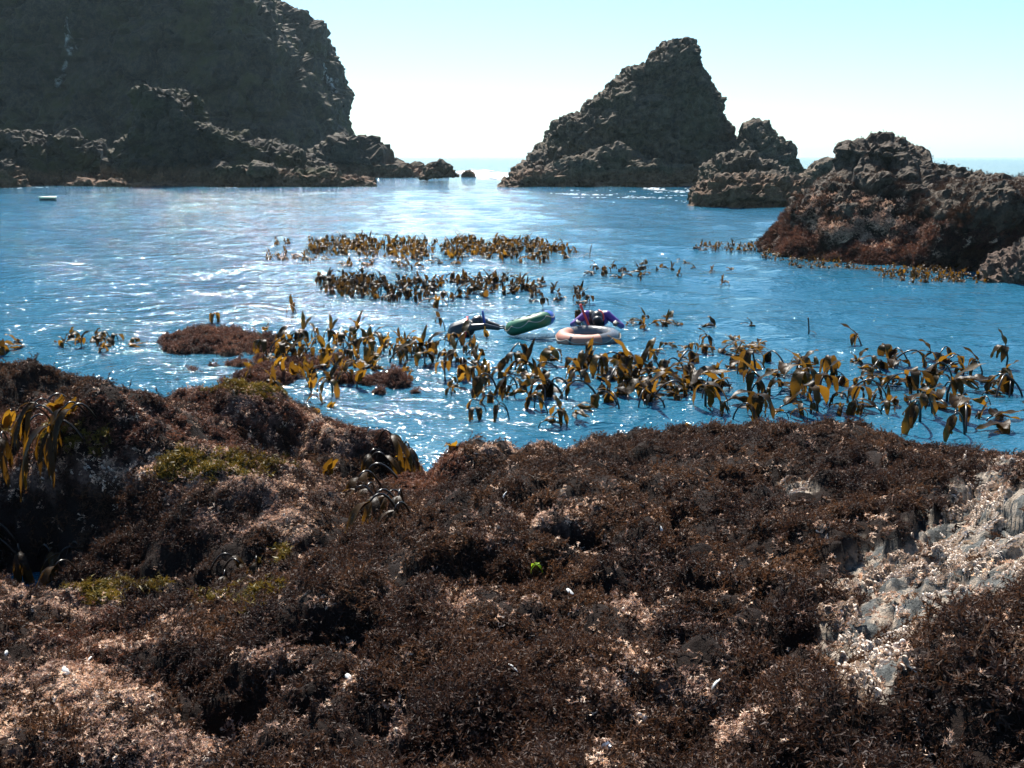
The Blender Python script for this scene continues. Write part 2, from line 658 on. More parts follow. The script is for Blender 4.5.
rock('sea_stack', [
    lobe(116, [(41, 668, 681, 3), (46, 659, 691, 5), (53, 656, 694, 6), (60, 650, 692, 6.5), (66, 634, 692, 7), (74, 620, 702, 7.5), (87, 608, 712, 8), (100, 592, 717, 8.3), (117, 570, 721, 8.6), (127, 549, 723, 8.8), (141, 541, 729, 9), (156, 526, 744, 9.2), (171, 510, 760, 9.5), (195, 495, 770, 9.5)], 9, 32, 2.8),
    lobe(104, [(146, 606, 614, 1), (152, 588, 634, 2), (158, 572, 655, 2.5), (165, 542, 695, 3), (172, 516, 705, 3.5), (180, 502, 708, 4), (196, 492, 712, 4)], 4)],
    0.26, [(6, 0.9, False), (2.2, 0.5, True), (0.8, 0.3, True)], M_STACK,
    'big pointed sea stack with a knob summit in the bay mouth', seed=33, strata=0.12)
rock('sea_stack', [lobe(110, [(122, 754, 767, 1), (128, 743, 775, 2), (138, 732, 782, 3), (150, 728, 790, 4), (165, 720, 797, 4.5), (195, 712, 806, 5)], 4)],
     0.26, ROCKA, M_STACK, 'smaller conical rock just right of the big pointed sea stack', seed=38)
rock('low_islet', [lobe(69, [(153, 728, 744, 1), (158, 713, 758, 2), (168, 702, 782, 2.5), (180, 696, 800, 3), (206, 690, 815, 3)], 3),
                   lobe(62, [(173, 725, 788, 1), (178, 709, 812, 1.8), (186, 698, 818, 2.2), (196, 692, 820, 2.5), (214, 688, 822, 2.5)], 2.5)],
     0.16, [(3, 0.35, False), (1.0, 0.3, True), (0.4, 0.12, True)], M_STACK, 'low two-humped brown islet in front of the sea stack', blocks=[(1.7, .26), (.65, .12)], seed=42)
rock('low_islet', [lobe(84, [(161, 821, 831, 1), (166, 815, 846, 2), (180, 806, 866, 3), (195, 800, 880, 3)], 3)],
     0.2, ROCKA[1:], M_STACK, 'small grey rock peeping out behind the near right outcrop', seed=47)
rock('low_islet', [lobe(125, [(162, 428, 440, .8), (166, 424, 455, 1.5), (178, 418, 462, 2)], 2), ], 0.25, ROCKA[1:], M_CLIFF,
     'low dark rock tip ending the cliff foot at the channel', seed=51)
rock('low_islet', [lobe(150, [(170, 465, 471, .8), (175, 462, 475, 1.2), (182, 460, 477, 1.5)], 1.2)], 0.2, [(0.8, .15, True)], M_CLIFF,
     'tiny dark rock awash in foam in the channel', blocks=[(1, .2)], seed=55)

OUT = rock('rock_outcrop', [
    lobe(31.5, [(141, 853, 893, 1.2), (146, 845, 902, 1.4), (153, 842, 914, 1.6), (163, 840, 942, 1.8), (172, 833, 964, 2.3), (186, 817, 985, 2.8), (200, 799, 1000, 3.2), (216, 794, 1010, 3.8), (236, 786, 1015, 4.6), (252, 772, 1015, 5.2), (290, 750, 1010, 6.0)], 4, 32, 2.2),
    lobe(28.5, [(178, 985, 1060, 1), (186, 945, 1110, 2.2), (205, 915, 1150, 2.6), (240, 900, 1170, 2.7), (310, 880, 1190, 2.7)], 3, 28, 3.5)],
    0.085, [(2.2, 0.25, False), (0.8, 0.14, True), (0.3, 0.07, True), (0.12, 0.035, False)], M_NEAR,
    'large rugged weed-covered outcrop rising from the water at right', blocks=[(1.4, .16), (.55, .07)], seed=60)
EDGE = rock('rock_outcrop', [lobe(23.6, [(240, 1022, 1050, .4), (252, 1004, 1075, .9), (268, 990, 1090, 1.2), (300, 975, 1100, 1.3)], 1.2)],
            0.07, [(0.9, 0.2, False), (0.35, 0.14, True), (0.14, 0.06, True)], M_NEAR,
            'boulder cut by the right picture edge beside the large outcrop', blocks=[(.7, .08), (.3, .04)], seed=66)

# ------------------------------------------------------------------ sea haze
def build_haze():
    x0, x1, y0, y1, z0, z1 = -9200, 9200, -1800, 9200, -12, 62
    V = [(x, y, z) for x in (x0, x1) for y in (y0, y1) for z in (z0, z1)]
    F = [(0, 1, 3, 2), (4, 6, 7, 5), (0, 4, 5, 1), (2, 3, 7, 6), (0, 2, 6, 4), (1, 5, 7, 3)]
    t = NT('haze')
    v = t.n('ShaderNodeVolumePrincipled')
    v.inputs['Color'].default_value = (0.62, 0.86, 1.0, 1)
    v.inputs['Density'].default_value = HAZE
    v.inputs['Anisotropy'].default_value = 0.3
    t.l(v.outputs[0], t.out.inputs['Volume'])
    me = mesh_from('haze', V, F, [t.mat], smooth=False)
    return tag(add_obj('haze', me), 'thin bright sea haze over the cove', None, kind='stuff')


HAZE = 0.00011
build_haze()

# ------------------------------------------------------------------ foreground rock shelf (height field)
CTRL = [
    # px, py, z : main brown mound
    (512, 768, 1.25), (300, 768, 1.15), (120, 768, 1.05), (0, 768, 0.95), (750, 768, 1.35), (900, 768, 1.5), (1024, 768, 1.6),
    (600, 640, 1.15), (450, 640, 1.10), (300, 640, 1.00), (760, 640, 1.18), (150, 650, 0.75), (30, 660, 0.6), (880, 640, 1.22), (1000, 600, 1.5),
    (560, 560, 1.02), (430, 560, 0.95), (680, 560, 1.0), (800, 560, 1.02), (880, 560, 1.10), (960, 520, 1.22), (1024, 500, 1.35),
    (480, 500, 0.90), (600, 490, 0.88), (720, 490, 0.86), (840, 490, 0.90), (930, 480, 0.95),
    (460, 458, 0.50), (530, 452, 0.54), (650, 446, 0.57), (770, 440, 0.60), (860, 428, 0.72), (930, 458, 0.52), (990, 482, 0.40), (1024, 482, 0.40),
    # gully
    (410, 505, 0.22), (380, 480, 0.0), (350, 462, 0.0), (300, 458, 0.12), (410, 465, 0.05), (350, 520, 0.45), (360, 560, 0.7),
    # left ledges
    (60, 478, 0.64), (150, 470, 0.70), (240, 465, 0.68), (300, 478, 0.62), (200, 510, 0.55), (280, 530, 0.52), (100, 515, 0.42), (60, 545, 0.15),
    (20, 575, -0.06), (0, 600, -0.06), (60, 590, 0.2), (130, 580, 0.25), (220, 580, 0.3), (270, 590, 0.35), (120, 620, 0.5), (300, 600, 0.7),
    (200, 400, 0.62), (260, 405, 0.6), (140, 425, 0.25), (320, 425, 0.42), (380, 440, 0.3), (230, 440, 0.35), (100, 440, 0.12), (40, 440, 0.12),
    (10, 362, 0.75), (40, 372, 0.6), (0, 395, 0.35), (60, 400, 0.15), (-80, 360, 0.8), (-100, 440, 0.5), (-120, 560, 0.5), (-80, 640, 0.7),
    (1120, 460, 0.9), (1150, 560, 1.6), (1150, 700, 1.8),
]
CP = [on_z(a, b, z) for a, b, z in CTRL]
for px, py, z in [(420, 418, -.3), (500, 420, -.5), (600, 416, -.5), (700, 412, -.5), (800, 408, -.5), (960, 420, -.5), (1040, 425, -.5), (1150, 420, -.3),
                  (340, 402, -.35), (290, 385, -.4), (200, 372, -.4), (120, 384, -.3), (100, 360, -.45), (60, 345, -.4), (0, 338, -.3), (-80, 335, -.4),
                  (600, 380, -1), (800, 380, -1), (980, 385, -1), (400, 370, -1), (250, 350, -1), (100, 335, -1), (150, 400, -.2), (100, 400, -.2)]:
    CP.append(on_z(px, py, 0) + np.array((0, 0, z)))
for w in [(0, 1, 1.3), (-2, .8, 1.1), (2, .8, 1.5), (0, -.5, 1.3), (-4.5, 2.0, .9), (4.5, 2.0, 1.9), (-6.5, 5, .6), (6.5, 5, 1.6), (8, 9, .5), (-9, 9, .4)]:
    CP.append(np.array(w, float))
CP = np.array(CP)


def tps_fit(P, z, lam=0.004):
    n = len(P)
    d = np.linalg.norm(P[:, None] - P[None], axis=2)
    K = np.where(d > 0, d * d * np.log(d + 1e-12), 0) + lam * np.eye(n)
    Q = np.c_[np.ones(n), P]
    A = np.block([[K, Q], [Q.T, np.zeros((3, 3))]])
    return np.linalg.solve(A, np.r_[z, 0, 0, 0])


TW = tps_fit(CP[:, :2], CP[:, 2])


def tps(X, Y):
    out = np.full(X.shape, TW[-3]) + TW[-2] * X + TW[-1] * Y
    for (cx, cy, _), w in zip(CP, TW):
        d2 = (X - cx) ** 2 + (Y - cy) ** 2
        out = out + w * 0.5 * d2 * np.log(d2 + 1e-12)
    return out


TRENCH = [(455, 590, .30, .17, .28), (500, 575, .22, .15, .2), (240, 705, .22, .12, .26), (200, 730, .16, .1, .2), (600, 545, .22, .12, .18), (760, 520, .3, .12, .16),
          (70, 520, .5, .2, .15), (340, 650, .2, .1, .16), (700, 620, .22, .1, .14), (420, 690, .2, .09, .14), (845, 700, .14, .2, .16), (560, 680, .18, .09, .12),
          (250, 420, .35, .2, .14), (930, 470, .3, .15, .12), (650, 460, .4, .16, .12), (480, 470, .25, .15, .12)]
TRENCH = [(on_z(a, b, 1.0 if b > 520 else .7), rx, ry, d) for a, b, rx, ry, d in TRENCH]


def shelf_h(X, Y):
    X = np.asarray(X, float)
    Y = np.asarray(Y, float)
    P = np.stack([X, Y, np.zeros_like(X)], 1)
    z = tps(X, Y)
    z = np.maximum(z, -1.2)
    w = smooth01(z, -0.5, 0.15)
    big = 0.17 * fbm(P / 0.95, 3, 2)
    warp = np.stack([X + 0.18 * vnoise(P / 0.4, 8), Y + 0.18 * vnoise(P / 0.4, 9)], 1)
    f1, f2 = worley(warp / 0.42, 1)
    pil = 0.20 * (0.38 - f1 ** 1.6) + 0.04 * np.minimum(f2 - f1, 0.3)
    g1, g2 = worley(warp / 0.19, 4)
    pil = pil + 0.10 * (0.36 - g1 ** 1.4)
    fine = 0.022 * fbm(P / 0.075, 3, 12)
    for c, rx, ry, d in TRENCH:
        big = big - d * np.exp(-(((X - c[0]) / rx) ** 2 + ((Y - c[1]) / ry) ** 2))
    return z + w * (big + pil + fine)


def shelf_hit(px, py):
    d = ray(px, py)
    t = np.linspace(1.5, 16, 700)
    P = np.array((0, 0, CAMZ)) + t[:, None] * d
    h = shelf_h(P[:, 0], P[:, 1])
    k = np.argmax(P[:, 2] <= h)
    if P[k, 2] > h[k]:
        return on_z(px, py, 0)
    return P[k]


def blob_mask(X, Y, Z, blobs, ns, seed, soft=0.35):
    px, py = project(np.stack([X, Y, Z], 1))
    P = np.stack([X, Y, Z], 1)
    m = np.zeros_like(X)
    for bx, by, rx, ry, s in blobs:
        m = np.maximum(m, s * np.exp(-0.7 * (((px - bx) / rx) ** 2 + ((py - by) / ry) ** 2)))
    m = m + 0.75 * fbm(P / ns, 4, seed, 0.6) * np.clip(m * 2 + .25, 0, 1)
    return smooth01(m, 0.42, 0.42 + soft)


BARE = [(890, 575, 62, 40, 1.15), (940, 545, 60, 35, 1.1), (870, 650, 40, 40, 1.15), (990, 500, 50, 22, 1.1), (1005, 560, 45, 40, 1.0), (925, 610, 50, 40, .95), (1010, 640, 30, 18, .8), (800, 487, 22, 6, .9), (1000, 720, 25, 18, .7), (900, 600, 70, 60, .95), (860, 670, 30, 25, 1.1), (960, 570, 60, 50, 1.0), (985, 520, 60, 30, 1.05)]
PALE = [(60, 700, 80, 60, 1.0), (30, 620, 60, 40, .8), (140, 640, 70, 30, .8), (650, 690, 90, 50, .82), (740, 720, 50, 40, .6), (530, 442, 60, 14, .9), (90, 478, 120, 16, 1.4),
        (280, 485, 60, 30, 1.3), (280, 520, 60, 30, .85), (200, 520, 90, 25, .5), (330, 440, 70, 25, .75), (240, 400, 90, 30, .75), (560, 520, 40, 18, .6), (500, 545, 16, 9, 1.1),
        (610, 620, 60, 22, .55), (450, 605, 18, 12, .9), (200, 745, 40, 25, .8), (280, 660, 30, 20, .75), (1010, 460, 40, 14, .9), (350, 685, 14, 10, .9), (150, 420, 60, 16, .6), (450, 450, 40, 12, .8), (600, 755, 60, 20, .7), (120, 740, 90, 40, .75), (420, 735, 60, 22, .6), (20, 740, 60, 40, .8), (300, 560, 50, 18, .6), (700, 700, 60, 30, .7), (590, 500, 40, 12, .6), (100, 610, 60, 22, .85), (200, 640, 50, 20, .7), (330, 500, 40, 20, .8), (715, 690, 22, 14, 1.0), (180, 455, 60, 12, .7)]
OLIVE = [(210, 470, 60, 13, 1.15), (250, 390, 36, 12, 1.0), (120, 590, 60, 18, .55), (230, 600, 60, 14, .5), (60, 440, 70, 25, .6), (270, 560, 30, 30, .5)]
RED = [(60, 430, 120, 35, .9), (100, 640, 120, 50, .7), (330, 430, 90, 30, .8), (420, 470, 40, 30, .9), (230, 420, 120, 40, .8), (700, 640, 120, 60, .35)]


def build_shelf():
    th = np.linspace(-62, 62, 640) * PI / 180
    r = 0.9 * (14.5 / 0.9) ** np.linspace(0, 1, 560)
    R, T = np.meshgrid(r, th, indexing='ij')
    X = (R * np.sin(T)).ravel()
    Y = (R * np.cos(T)).ravel()
    Z = shelf_h(X, Y)
    bare = blob_mask(X, Y, Z, BARE, 0.22, 31, 0.2)
    pale = blob_mask(X, Y, Z, PALE, 0.26, 35, 0.3)
    pale *= smooth01(fbm(np.stack([X, Y, Z], 1) / 0.085, 3, 37, .6), -0.3, 0.12)
    olive = blob_mask(X, Y, Z, OLIVE, 0.3, 39, 0.3)
    red = blob_mask(X, Y, Z, RED, 0.4, 43, 0.5)
    P0 = np.stack([X, Y, 0 * X], 1)
    k = bare > 0.02
    zb = Z.copy()
    zb[k] = tps(X[k], Y[k]) + 0.08 * fbm(P0[k] / 0.95, 3, 2) + 0.075 * block_noise(P0[k], 0.5, 201) + 0.035 * block_noise(P0[k], 0.2, 207) + 0.02 * block_noise(P0[k], 0.09, 209)
    Z = Z + (zb - Z) * bare
    Z = Z + bare * 0.012 * fbm(np.stack([X, Y, Z], 1) / 0.03, 2, 50)
    me = mesh_from('rock_shelf', np.stack([X, Y, Z], 1), grid_faces(len(r), len(th))[:, ::-1], [M_SHELF])
    for nm, a in (('bare', bare), ('pale', pale)):
        at = me.attributes.new(nm, 'FLOAT', 'POINT')
        at.data.foreach_set('value', a.astype(np.float32))
    o = tag(add_obj('rock_shelf', me), 'seaweed-covered rock shelf filling the foreground', None, kind='structure')
    return o, dict(V=np.stack([X, Y, Z], 1), N=get_no(me), nr=len(r), nt=len(th), bare=bare, pale=pale, olive=olive, red=red)


SHELF, SH = build_shelf()

# ------------------------------------------------------------------ turf algae: small sprigs instanced over the rock
def sprig(seed, nb, length, spread, leaflets, leaf, width, droop=0.0):
    rs = np.random.RandomState(seed)
    V, F, tip = [], [], []

    def quad(a, b, w0, w1, side, t0, t1):
        i = len(V)
        V.extend([a - side * w0, a + side * w0, b + side * w1, b - side * w1])
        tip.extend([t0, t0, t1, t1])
        F.append((i, i + 1, i + 2, i + 3))
    for b in range(nb):
        az = rs.rand() * 2 * PI
        el = spread * math.sqrt(rs.rand())
        d = np.array((math.sin(el) * math.cos(az), math.sin(el) * math.sin(az), math.cos(el)))
        p = np.array((rs.normal(0, .012), rs.normal(0, .012), -0.006))
        L = length * (0.6 + 0.5 * rs.rand())
        ns = 3
        side = np.cross(d, rs.normal(size=3))
        side /= np.linalg.norm(side)
        for s in range(ns):
            d2 = d + rs.normal(0, .22, 3) + np.array((0, 0, -droop * (s + 1)))
            d2 /= np.linalg.norm(d2)
            q = p + d2 * L / ns
            quad(p, q, width * (1 - .25 * s), width * (1 - .25 * (s + 1)), side, s / ns, (s + 1) / ns)
            for k in range(leaflets if s else leaflets // 3):
                a = p + (q - p) * rs.rand()
                ld = rs.normal(size=3)
                ld = ld / np.linalg.norm(ld) + d2 * 0.7
                ld /= np.linalg.norm(ld)
                sd = np.cross(ld, rs.normal(size=3))
                sd /= np.linalg.norm(sd)
                i = len(V)
                lf = leaf * (0.6 + .7 * rs.rand())
                V.extend([a - sd * lf * .17, a + sd * lf * .17, a + ld * lf])
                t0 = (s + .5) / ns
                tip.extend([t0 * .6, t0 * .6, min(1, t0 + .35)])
                F.append((i, i + 1, i + 2))
            p, d = q, d2
    return np.array(V), F, np.array(tip)


def nodule(seed):
    """knobbly crust lump"""
    rs = np.random.RandomState(seed)
    parts = []
    for k in range(6):
        r = 0.011 + 0.012 * rs.rand()
        c = np.array((rs.normal(0, .016), rs.normal(0, .016), 0.002))
        nu, nv = 5, 8
        V = []
        for i in range(nu):
            a = PI * (0.02 + 0.6 * i / (nu - 1))
            for j in range(nv):
                b = 2 * PI * j / nv
                rr = r * (0.92 + .16 * rs.rand())
                V.append(c + rr * np.array((math.sin(a) * math.cos(b), math.sin(a) * math.sin(b), .75 * math.cos(a))))
        parts.append((np.array(V), [tuple(f) for f in grid_faces(nu, nv, True)]))
    V, F = join(parts)
    return V, F, np.clip(V[:, 2] / 0.03, 0, 1) * 0.4


def proto_collection(name, items, mat):
    c = bpy.data.collections.new(name)
    for i, (V, F, tip) in enumerate(items):
        me = mesh_from(name, V, F, [mat], smooth=(name == 'cream_crust'))
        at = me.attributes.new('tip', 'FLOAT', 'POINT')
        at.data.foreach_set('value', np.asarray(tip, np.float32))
        c.objects.link(bpy.data.objects.new('%s_sprig.%03d' % (name, i), me))
    return c


def scatter_nodes(coll):
    ng = bpy.data.node_groups.new('scatter_' + coll.name, 'GeometryNodeTree')
    ng.interface.new_socket('Geometry', in_out='INPUT', socket_type='NodeSocketGeometry')
    ng.interface.new_socket('Geometry', in_out='OUTPUT', socket_type='NodeSocketGeometry')
    N = ng.nodes
    gi, go = N.new('NodeGroupInput'), N.new('NodeGroupOutput')
    ci = N.new('GeometryNodeCollectionInfo')
    ci.inputs['Collection'].default_value = coll
    ci.inputs['Separate Children'].default_value = True
    ci.inputs['Reset Children'].default_value = True
    ip = N.new('GeometryNodeInstanceOnPoints')
    ip.inputs['Pick Instance'].default_value = True
    L = ng.links

    def na(nm, typ):
        n = N.new('GeometryNodeInputNamedAttribute')
        n.data_type = typ
        n.inputs[0].default_value = nm
        return n.outputs[0]
    L.new(gi.outputs[0], ip.inputs['Points'])
    L.new(ci.outputs[0], ip.inputs['Instance'])
    L.new(na('pick', 'INT'), ip.inputs['Instance Index'])
    L.new(na('rot', 'FLOAT_VECTOR'), ip.inputs['Rotation'])
    L.new(na('scl', 'FLOAT'), ip.inputs['Scale'])
    L.new(ip.outputs[0], go.inputs[0])
    return ng


def scatter(name, P, N, scale, tone, coll, label, cat, jitter=0.35, seed=0):
    rs = np.random.RandomState(seed + 100)
    n = len(P)
    D = N + rs.normal(0, jitter, (n, 3)) + np.array((0, 0, .35))
    D /= np.linalg.norm(D, axis=1)[:, None]
    rot = np.stack([np.zeros(n), np.arccos(np.clip(D[:, 2], -1, 1)), np.arctan2(D[:, 1], D[:, 0])], 1)
    me = bpy.data.meshes.new(name)
    me.vertices.add(n)
    me.vertices.foreach_set('co', P.astype(np.float32).ravel())
    me.attributes.new('rot', 'FLOAT_VECTOR', 'POINT').data.foreach_set('vector', rot.astype(np.float32).ravel())
    me.attributes.new('scl', 'FLOAT', 'POINT').data.foreach_set('value', scale.astype(np.float32))
    me.attributes.new('tone', 'FLOAT', 'POINT').data.foreach_set('value', tone.astype(np.float32))
    me.attributes.new('pick', 'INT', 'POINT').data.foreach_set('value', rs.randint(0, len(coll.objects), n).astype(np.int32))
    me.update()
    o = add_obj(name, me)
    m = o.modifiers.new('scatter', 'NODES')
    m.node_group = scatter_nodes(coll)
    return tag(o, label, cat, kind='stuff')


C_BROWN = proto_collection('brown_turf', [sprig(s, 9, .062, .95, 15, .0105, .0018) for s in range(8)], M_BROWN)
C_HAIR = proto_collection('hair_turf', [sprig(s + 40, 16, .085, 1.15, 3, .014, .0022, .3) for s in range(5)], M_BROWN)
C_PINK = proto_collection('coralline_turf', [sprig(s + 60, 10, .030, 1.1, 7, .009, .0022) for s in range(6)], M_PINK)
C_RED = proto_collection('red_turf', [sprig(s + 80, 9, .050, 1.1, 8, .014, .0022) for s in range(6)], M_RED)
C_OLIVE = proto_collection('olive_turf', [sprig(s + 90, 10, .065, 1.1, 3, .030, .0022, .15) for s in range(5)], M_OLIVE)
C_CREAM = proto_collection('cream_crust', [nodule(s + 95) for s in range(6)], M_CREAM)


def shelf_points(weight, n, seed):
    """random points on the shelf, chosen by weight per vertex times cell area"""
    rs = np.random.RandomState(seed)
    V = SH['V']
    nr, nt = SH['nr'], SH['nt']
    r = np.hypot(V[:, 0], V[:, 1])
    px, py = project(V)
    vis = (px > -560) & (px < 1600) & (V[:, 2] > 0.0) & (V[:, 1] > 1.7)
    slope = 1 / np.clip(SH['N'][:, 2], 0.25, 1)
    w = weight * vis * r * r * slope
    w = w.reshape(nr, nt).copy()
    w[-1] = 0
    w[:, -1] = 0
    w = w.ravel()
    idx = rs.choice(len(w), n, p=w / w.sum())
    a, b = rs.rand(n, 1), rs.rand(n, 1)
    P = V[idx] + a * (V[idx + 1] - V[idx]) + b * (V[idx + nt] - V[idx])
    return P, SH['N'][idx], idx


V0 = SH['V']
patch = fbm(V0 * np.array((1, 1, 0)) / 0.5, 4, 70, .6)
dens = smooth01(fbm(V0 * np.array((1, 1, 0)) / 0.15, 3, 74, .6), -0.3, 0.15)
hair = smooth01(fbm(V0 * np.array((1, 1, 0)) / 0.8, 2, 78) + np.exp(-(((project(V0)[0] - 170) / 120) ** 2 + ((project(V0)[1] - 505) / 35) ** 2)) * .8, 0.25, 0.45)
cover = (1 - SH['bare'] * 0.96) * (1 - SH['pale'] * 0.8) * (1 - .7 * SH['olive'])
near = 1 + 1.2 * smooth01(-np.hypot(V0[:, 0], V0[:, 1]), -6, -3)

P, N, I = shelf_points(cover * (1 - .75 * SH['red']) * (1 - .4 * hair) * (.5 + dens) * near, 84000, 1)
scatter('brown_seaweed', P, N, RS.uniform(.45, 1.5, len(P)) * (.7 + .5 * dens[I]), np.clip(.45 + 1.5 * patch[I] + RS.normal(0, .16, len(P)), 0, 1), C_BROWN,
        'dense bushy dark brown seaweed covering the foreground rocks', 'seaweed', .4, 1)
P, N, I = shelf_points(cover * hair * near, 15000, 2)
scatter('brown_seaweed', P, N, RS.uniform(.6, 1.2, len(P)), np.clip(.3 + .7 * patch[I], 0, 1), C_HAIR,
        'fine hair-like dark seaweed matted over the foreground ledges', 'seaweed', .5, 2)
P, N, I = shelf_points((SH['pale'] * (1 - SH['bare']) + .05) * near, 24000, 3)
scatter('coralline_turf', P, N, RS.uniform(.5, 1.3, len(P)), np.clip(.5 + 1.1 * patch[I] + RS.normal(0, .3, len(P)), 0, 1), C_PINK,
        'crisp pale pink coralline weed in patches on the foreground rocks', 'seaweed', .4, 3)
P, N, I = shelf_points(SH['red'] * cover * (.2 + dens), 13000, 4)
scatter('red_seaweed', P, N, RS.uniform(.6, 1.3, len(P)), np.clip(.5 + patch[I], 0, 1), C_RED,
        'leafy dark red seaweed on the lower foreground ledges', 'seaweed', .5, 4)
P, N, I = shelf_points(SH['olive'] * (.2 + dens), 5000, 5)
scatter('olive_seaweed', P, N, RS.uniform(.5, 1.2, len(P)), np.clip(.4 + patch[I], 0, 1), C_OLIVE,
        'olive green seaweed patches on the foreground ledge tops', 'seaweed', .5, 5)
crustw = SH['bare'] * smooth01(fbm(V0 / .16, 3, 81, .6), .02, .2)
P, N, I = shelf_points(crustw + .03 * SH['pale'], 17000, 6)
scatter('cream_crust', P, N, RS.uniform(.22, .62, len(P)), np.clip(.55 + patch[I] + RS.normal(0, .2, len(P)), 0, 1), C_CREAM,
        'knobbly cream and pinkish crust on the bare rock at right', 'crust', .2, 6)


def mesh_points(o, n, wfun, seed):
    rs = np.random.RandomState(seed)
    me = o.data
    V = get_co(me) + np.array(o.location)
    N = get_no(me)
    w = wfun(V, N)
    idx = rs.choice(len(V), n, p=w / w.sum())
    return V[idx] + rs.normal(0, .03, (n, 3)), N[idx], idx


def outw(V, N):
    return smooth01(V[:, 2], -.05, .1) * smooth01(N[:, 2], -.4, .3) * (N[:, 1] < .5) * (.15 + smooth01(fbm(V / .7, 3, 88), -.2, .25)) * (1.1 - smooth01(V[:, 2], .8, 3.0))


P, N, I = mesh_points(OUT, 15000, outw, 7)
scatter('brown_seaweed', P, N, RS.uniform(.8, 1.6, len(P)) * (1.15 - .5 * smooth01(P[:, 2], 1.5, 3)), np.clip(.5 + 1.0 * fbm(P / .9, 3, 90) - .12 * P[:, 2], 0, 1), C_BROWN,
        'short dark brown seaweed on the large outcrop at right', 'seaweed', .5, 7)
P, N, I = mesh_points(OUT, 3500, lambda V, N: smooth01(V[:, 2], -.05, .1) * (1 - smooth01(V[:, 2], .5, 1.5)) * (N[:, 1] < .4) * (.1 + smooth01(fbm(V / .8, 3, 93), -.1, .2)), 8)
scatter('red_seaweed', P, N, RS.uniform(1.5, 3.0, len(P)), np.clip(.35 + fbm(P / .7, 3, 95), 0, 1), C_RED,
        'reddish seaweed fringe around the waterline of the right outcrop', 'seaweed', .5, 8)




def palew(V, N):
    px, py = project(V)
    g = np.exp(-((px - 850) / 34) ** 2 - ((py - 222) / 16) ** 2) + .8 * np.exp(-((px - 910) / 30) ** 2 - ((py - 240) / 12) ** 2)
    return g * (N[:, 1] < .3) * (.03 + smooth01(fbm(V / .5, 3, 111), 0, .2)) + 1e-9


P, N, I = mesh_points(OUT, 1600, palew, 12)
scatter('coralline_turf', P, N, RS.uniform(1.5, 4.0, len(P)), np.clip(.45 + fbm(P / .6, 3, 113), 0, 1), C_PINK,
        'pale buff crust patches low on the large right outcrop', 'seaweed', .3, 12)

# low reefs awash, each a weed-topped mound
def reef(name, blobs, top, label, seed):
    """blobs: (px, py, rx_px, ry_px) at the waterline"""
    C = []
    for px, py, rx, ry in blobs:
        c = on_z(px, py)
        C.append((c, abs(on_z(px + rx, py)[0] - c[0]), abs(on_z(px, py - ry)[1] - on_z(px, py + ry)[1]) / 2))
    x0 = min(c[0] - 1.6 * a for c, a, b in C)
    x1 = max(c[0] + 1.6 * a for c, a, b in C)
    y0 = min(c[1] - 1.6 * b for c, a, b in C)
    y1 = max(c[1] + 1.6 * b for c, a, b in C)
    nx, ny = int((x1 - x0) / .035), int((y1 - y0) / .045)
    X, Y = np.meshgrid(np.linspace(x0, x1, nx), np.linspace(y0, y1, ny), indexing='ij')
    X, Y = X.ravel(), Y.ravel()
    P = np.stack([X, Y, 0 * X], 1)
    m = np.full_like(X, -1.0)
    for c, a, b in C:
        m = np.maximum(m, 1 - ((X - c[0]) / a) ** 2 - ((Y - c[1]) / b) ** 2)
    Z = top * np.clip(m, -3, 1) * 1.1 + .10 * fbm(P / .28, 2, seed + 9) + .17 * fbm(P / .6, 3, seed) + .07 * fbm(P / .16, 3, seed + 4)
    base = np.array(((x0 + x1) / 2, (y0 + y1) / 2, 0))
    me = mesh_from(name, np.stack([X, Y, Z], 1) - base, grid_faces(nx, ny), [M_SHELF])
    o = tag(add_obj(name, me, loc=base), label, 'reef')
    return o


R1 = reef('weedy_reef', [(205, 343, 44, 11), (250, 347, 45, 8)], .13, 'low reddish weedy reef awash left of the kelp, beyond the inlet', 121)
R2 = reef('weedy_reef', [(300, 364, 70, 7), (268, 378, 36, 9), (370, 384, 40, 4)], .07, 'low weedy reef among golden kelp nearest the rock shelf', 127)
for o, n, s in ((R1, 3200, 9), (R2, 4200, 10)):
    P, N, I = mesh_points(o, n, lambda V, N: smooth01(V[:, 2], -.01, .05) + 1e-9, s)
    scatter('red_seaweed', P, N, RS.uniform(.6, 1.3, len(P)), np.clip(.5 + fbm(P / .4, 3, 97 + s), 0, 1), C_RED,
            'reddish brown weed topping the low reef %s' % ('beyond the inlet' if s == 9 else 'among the golden kelp'), 'seaweed', .6, s)

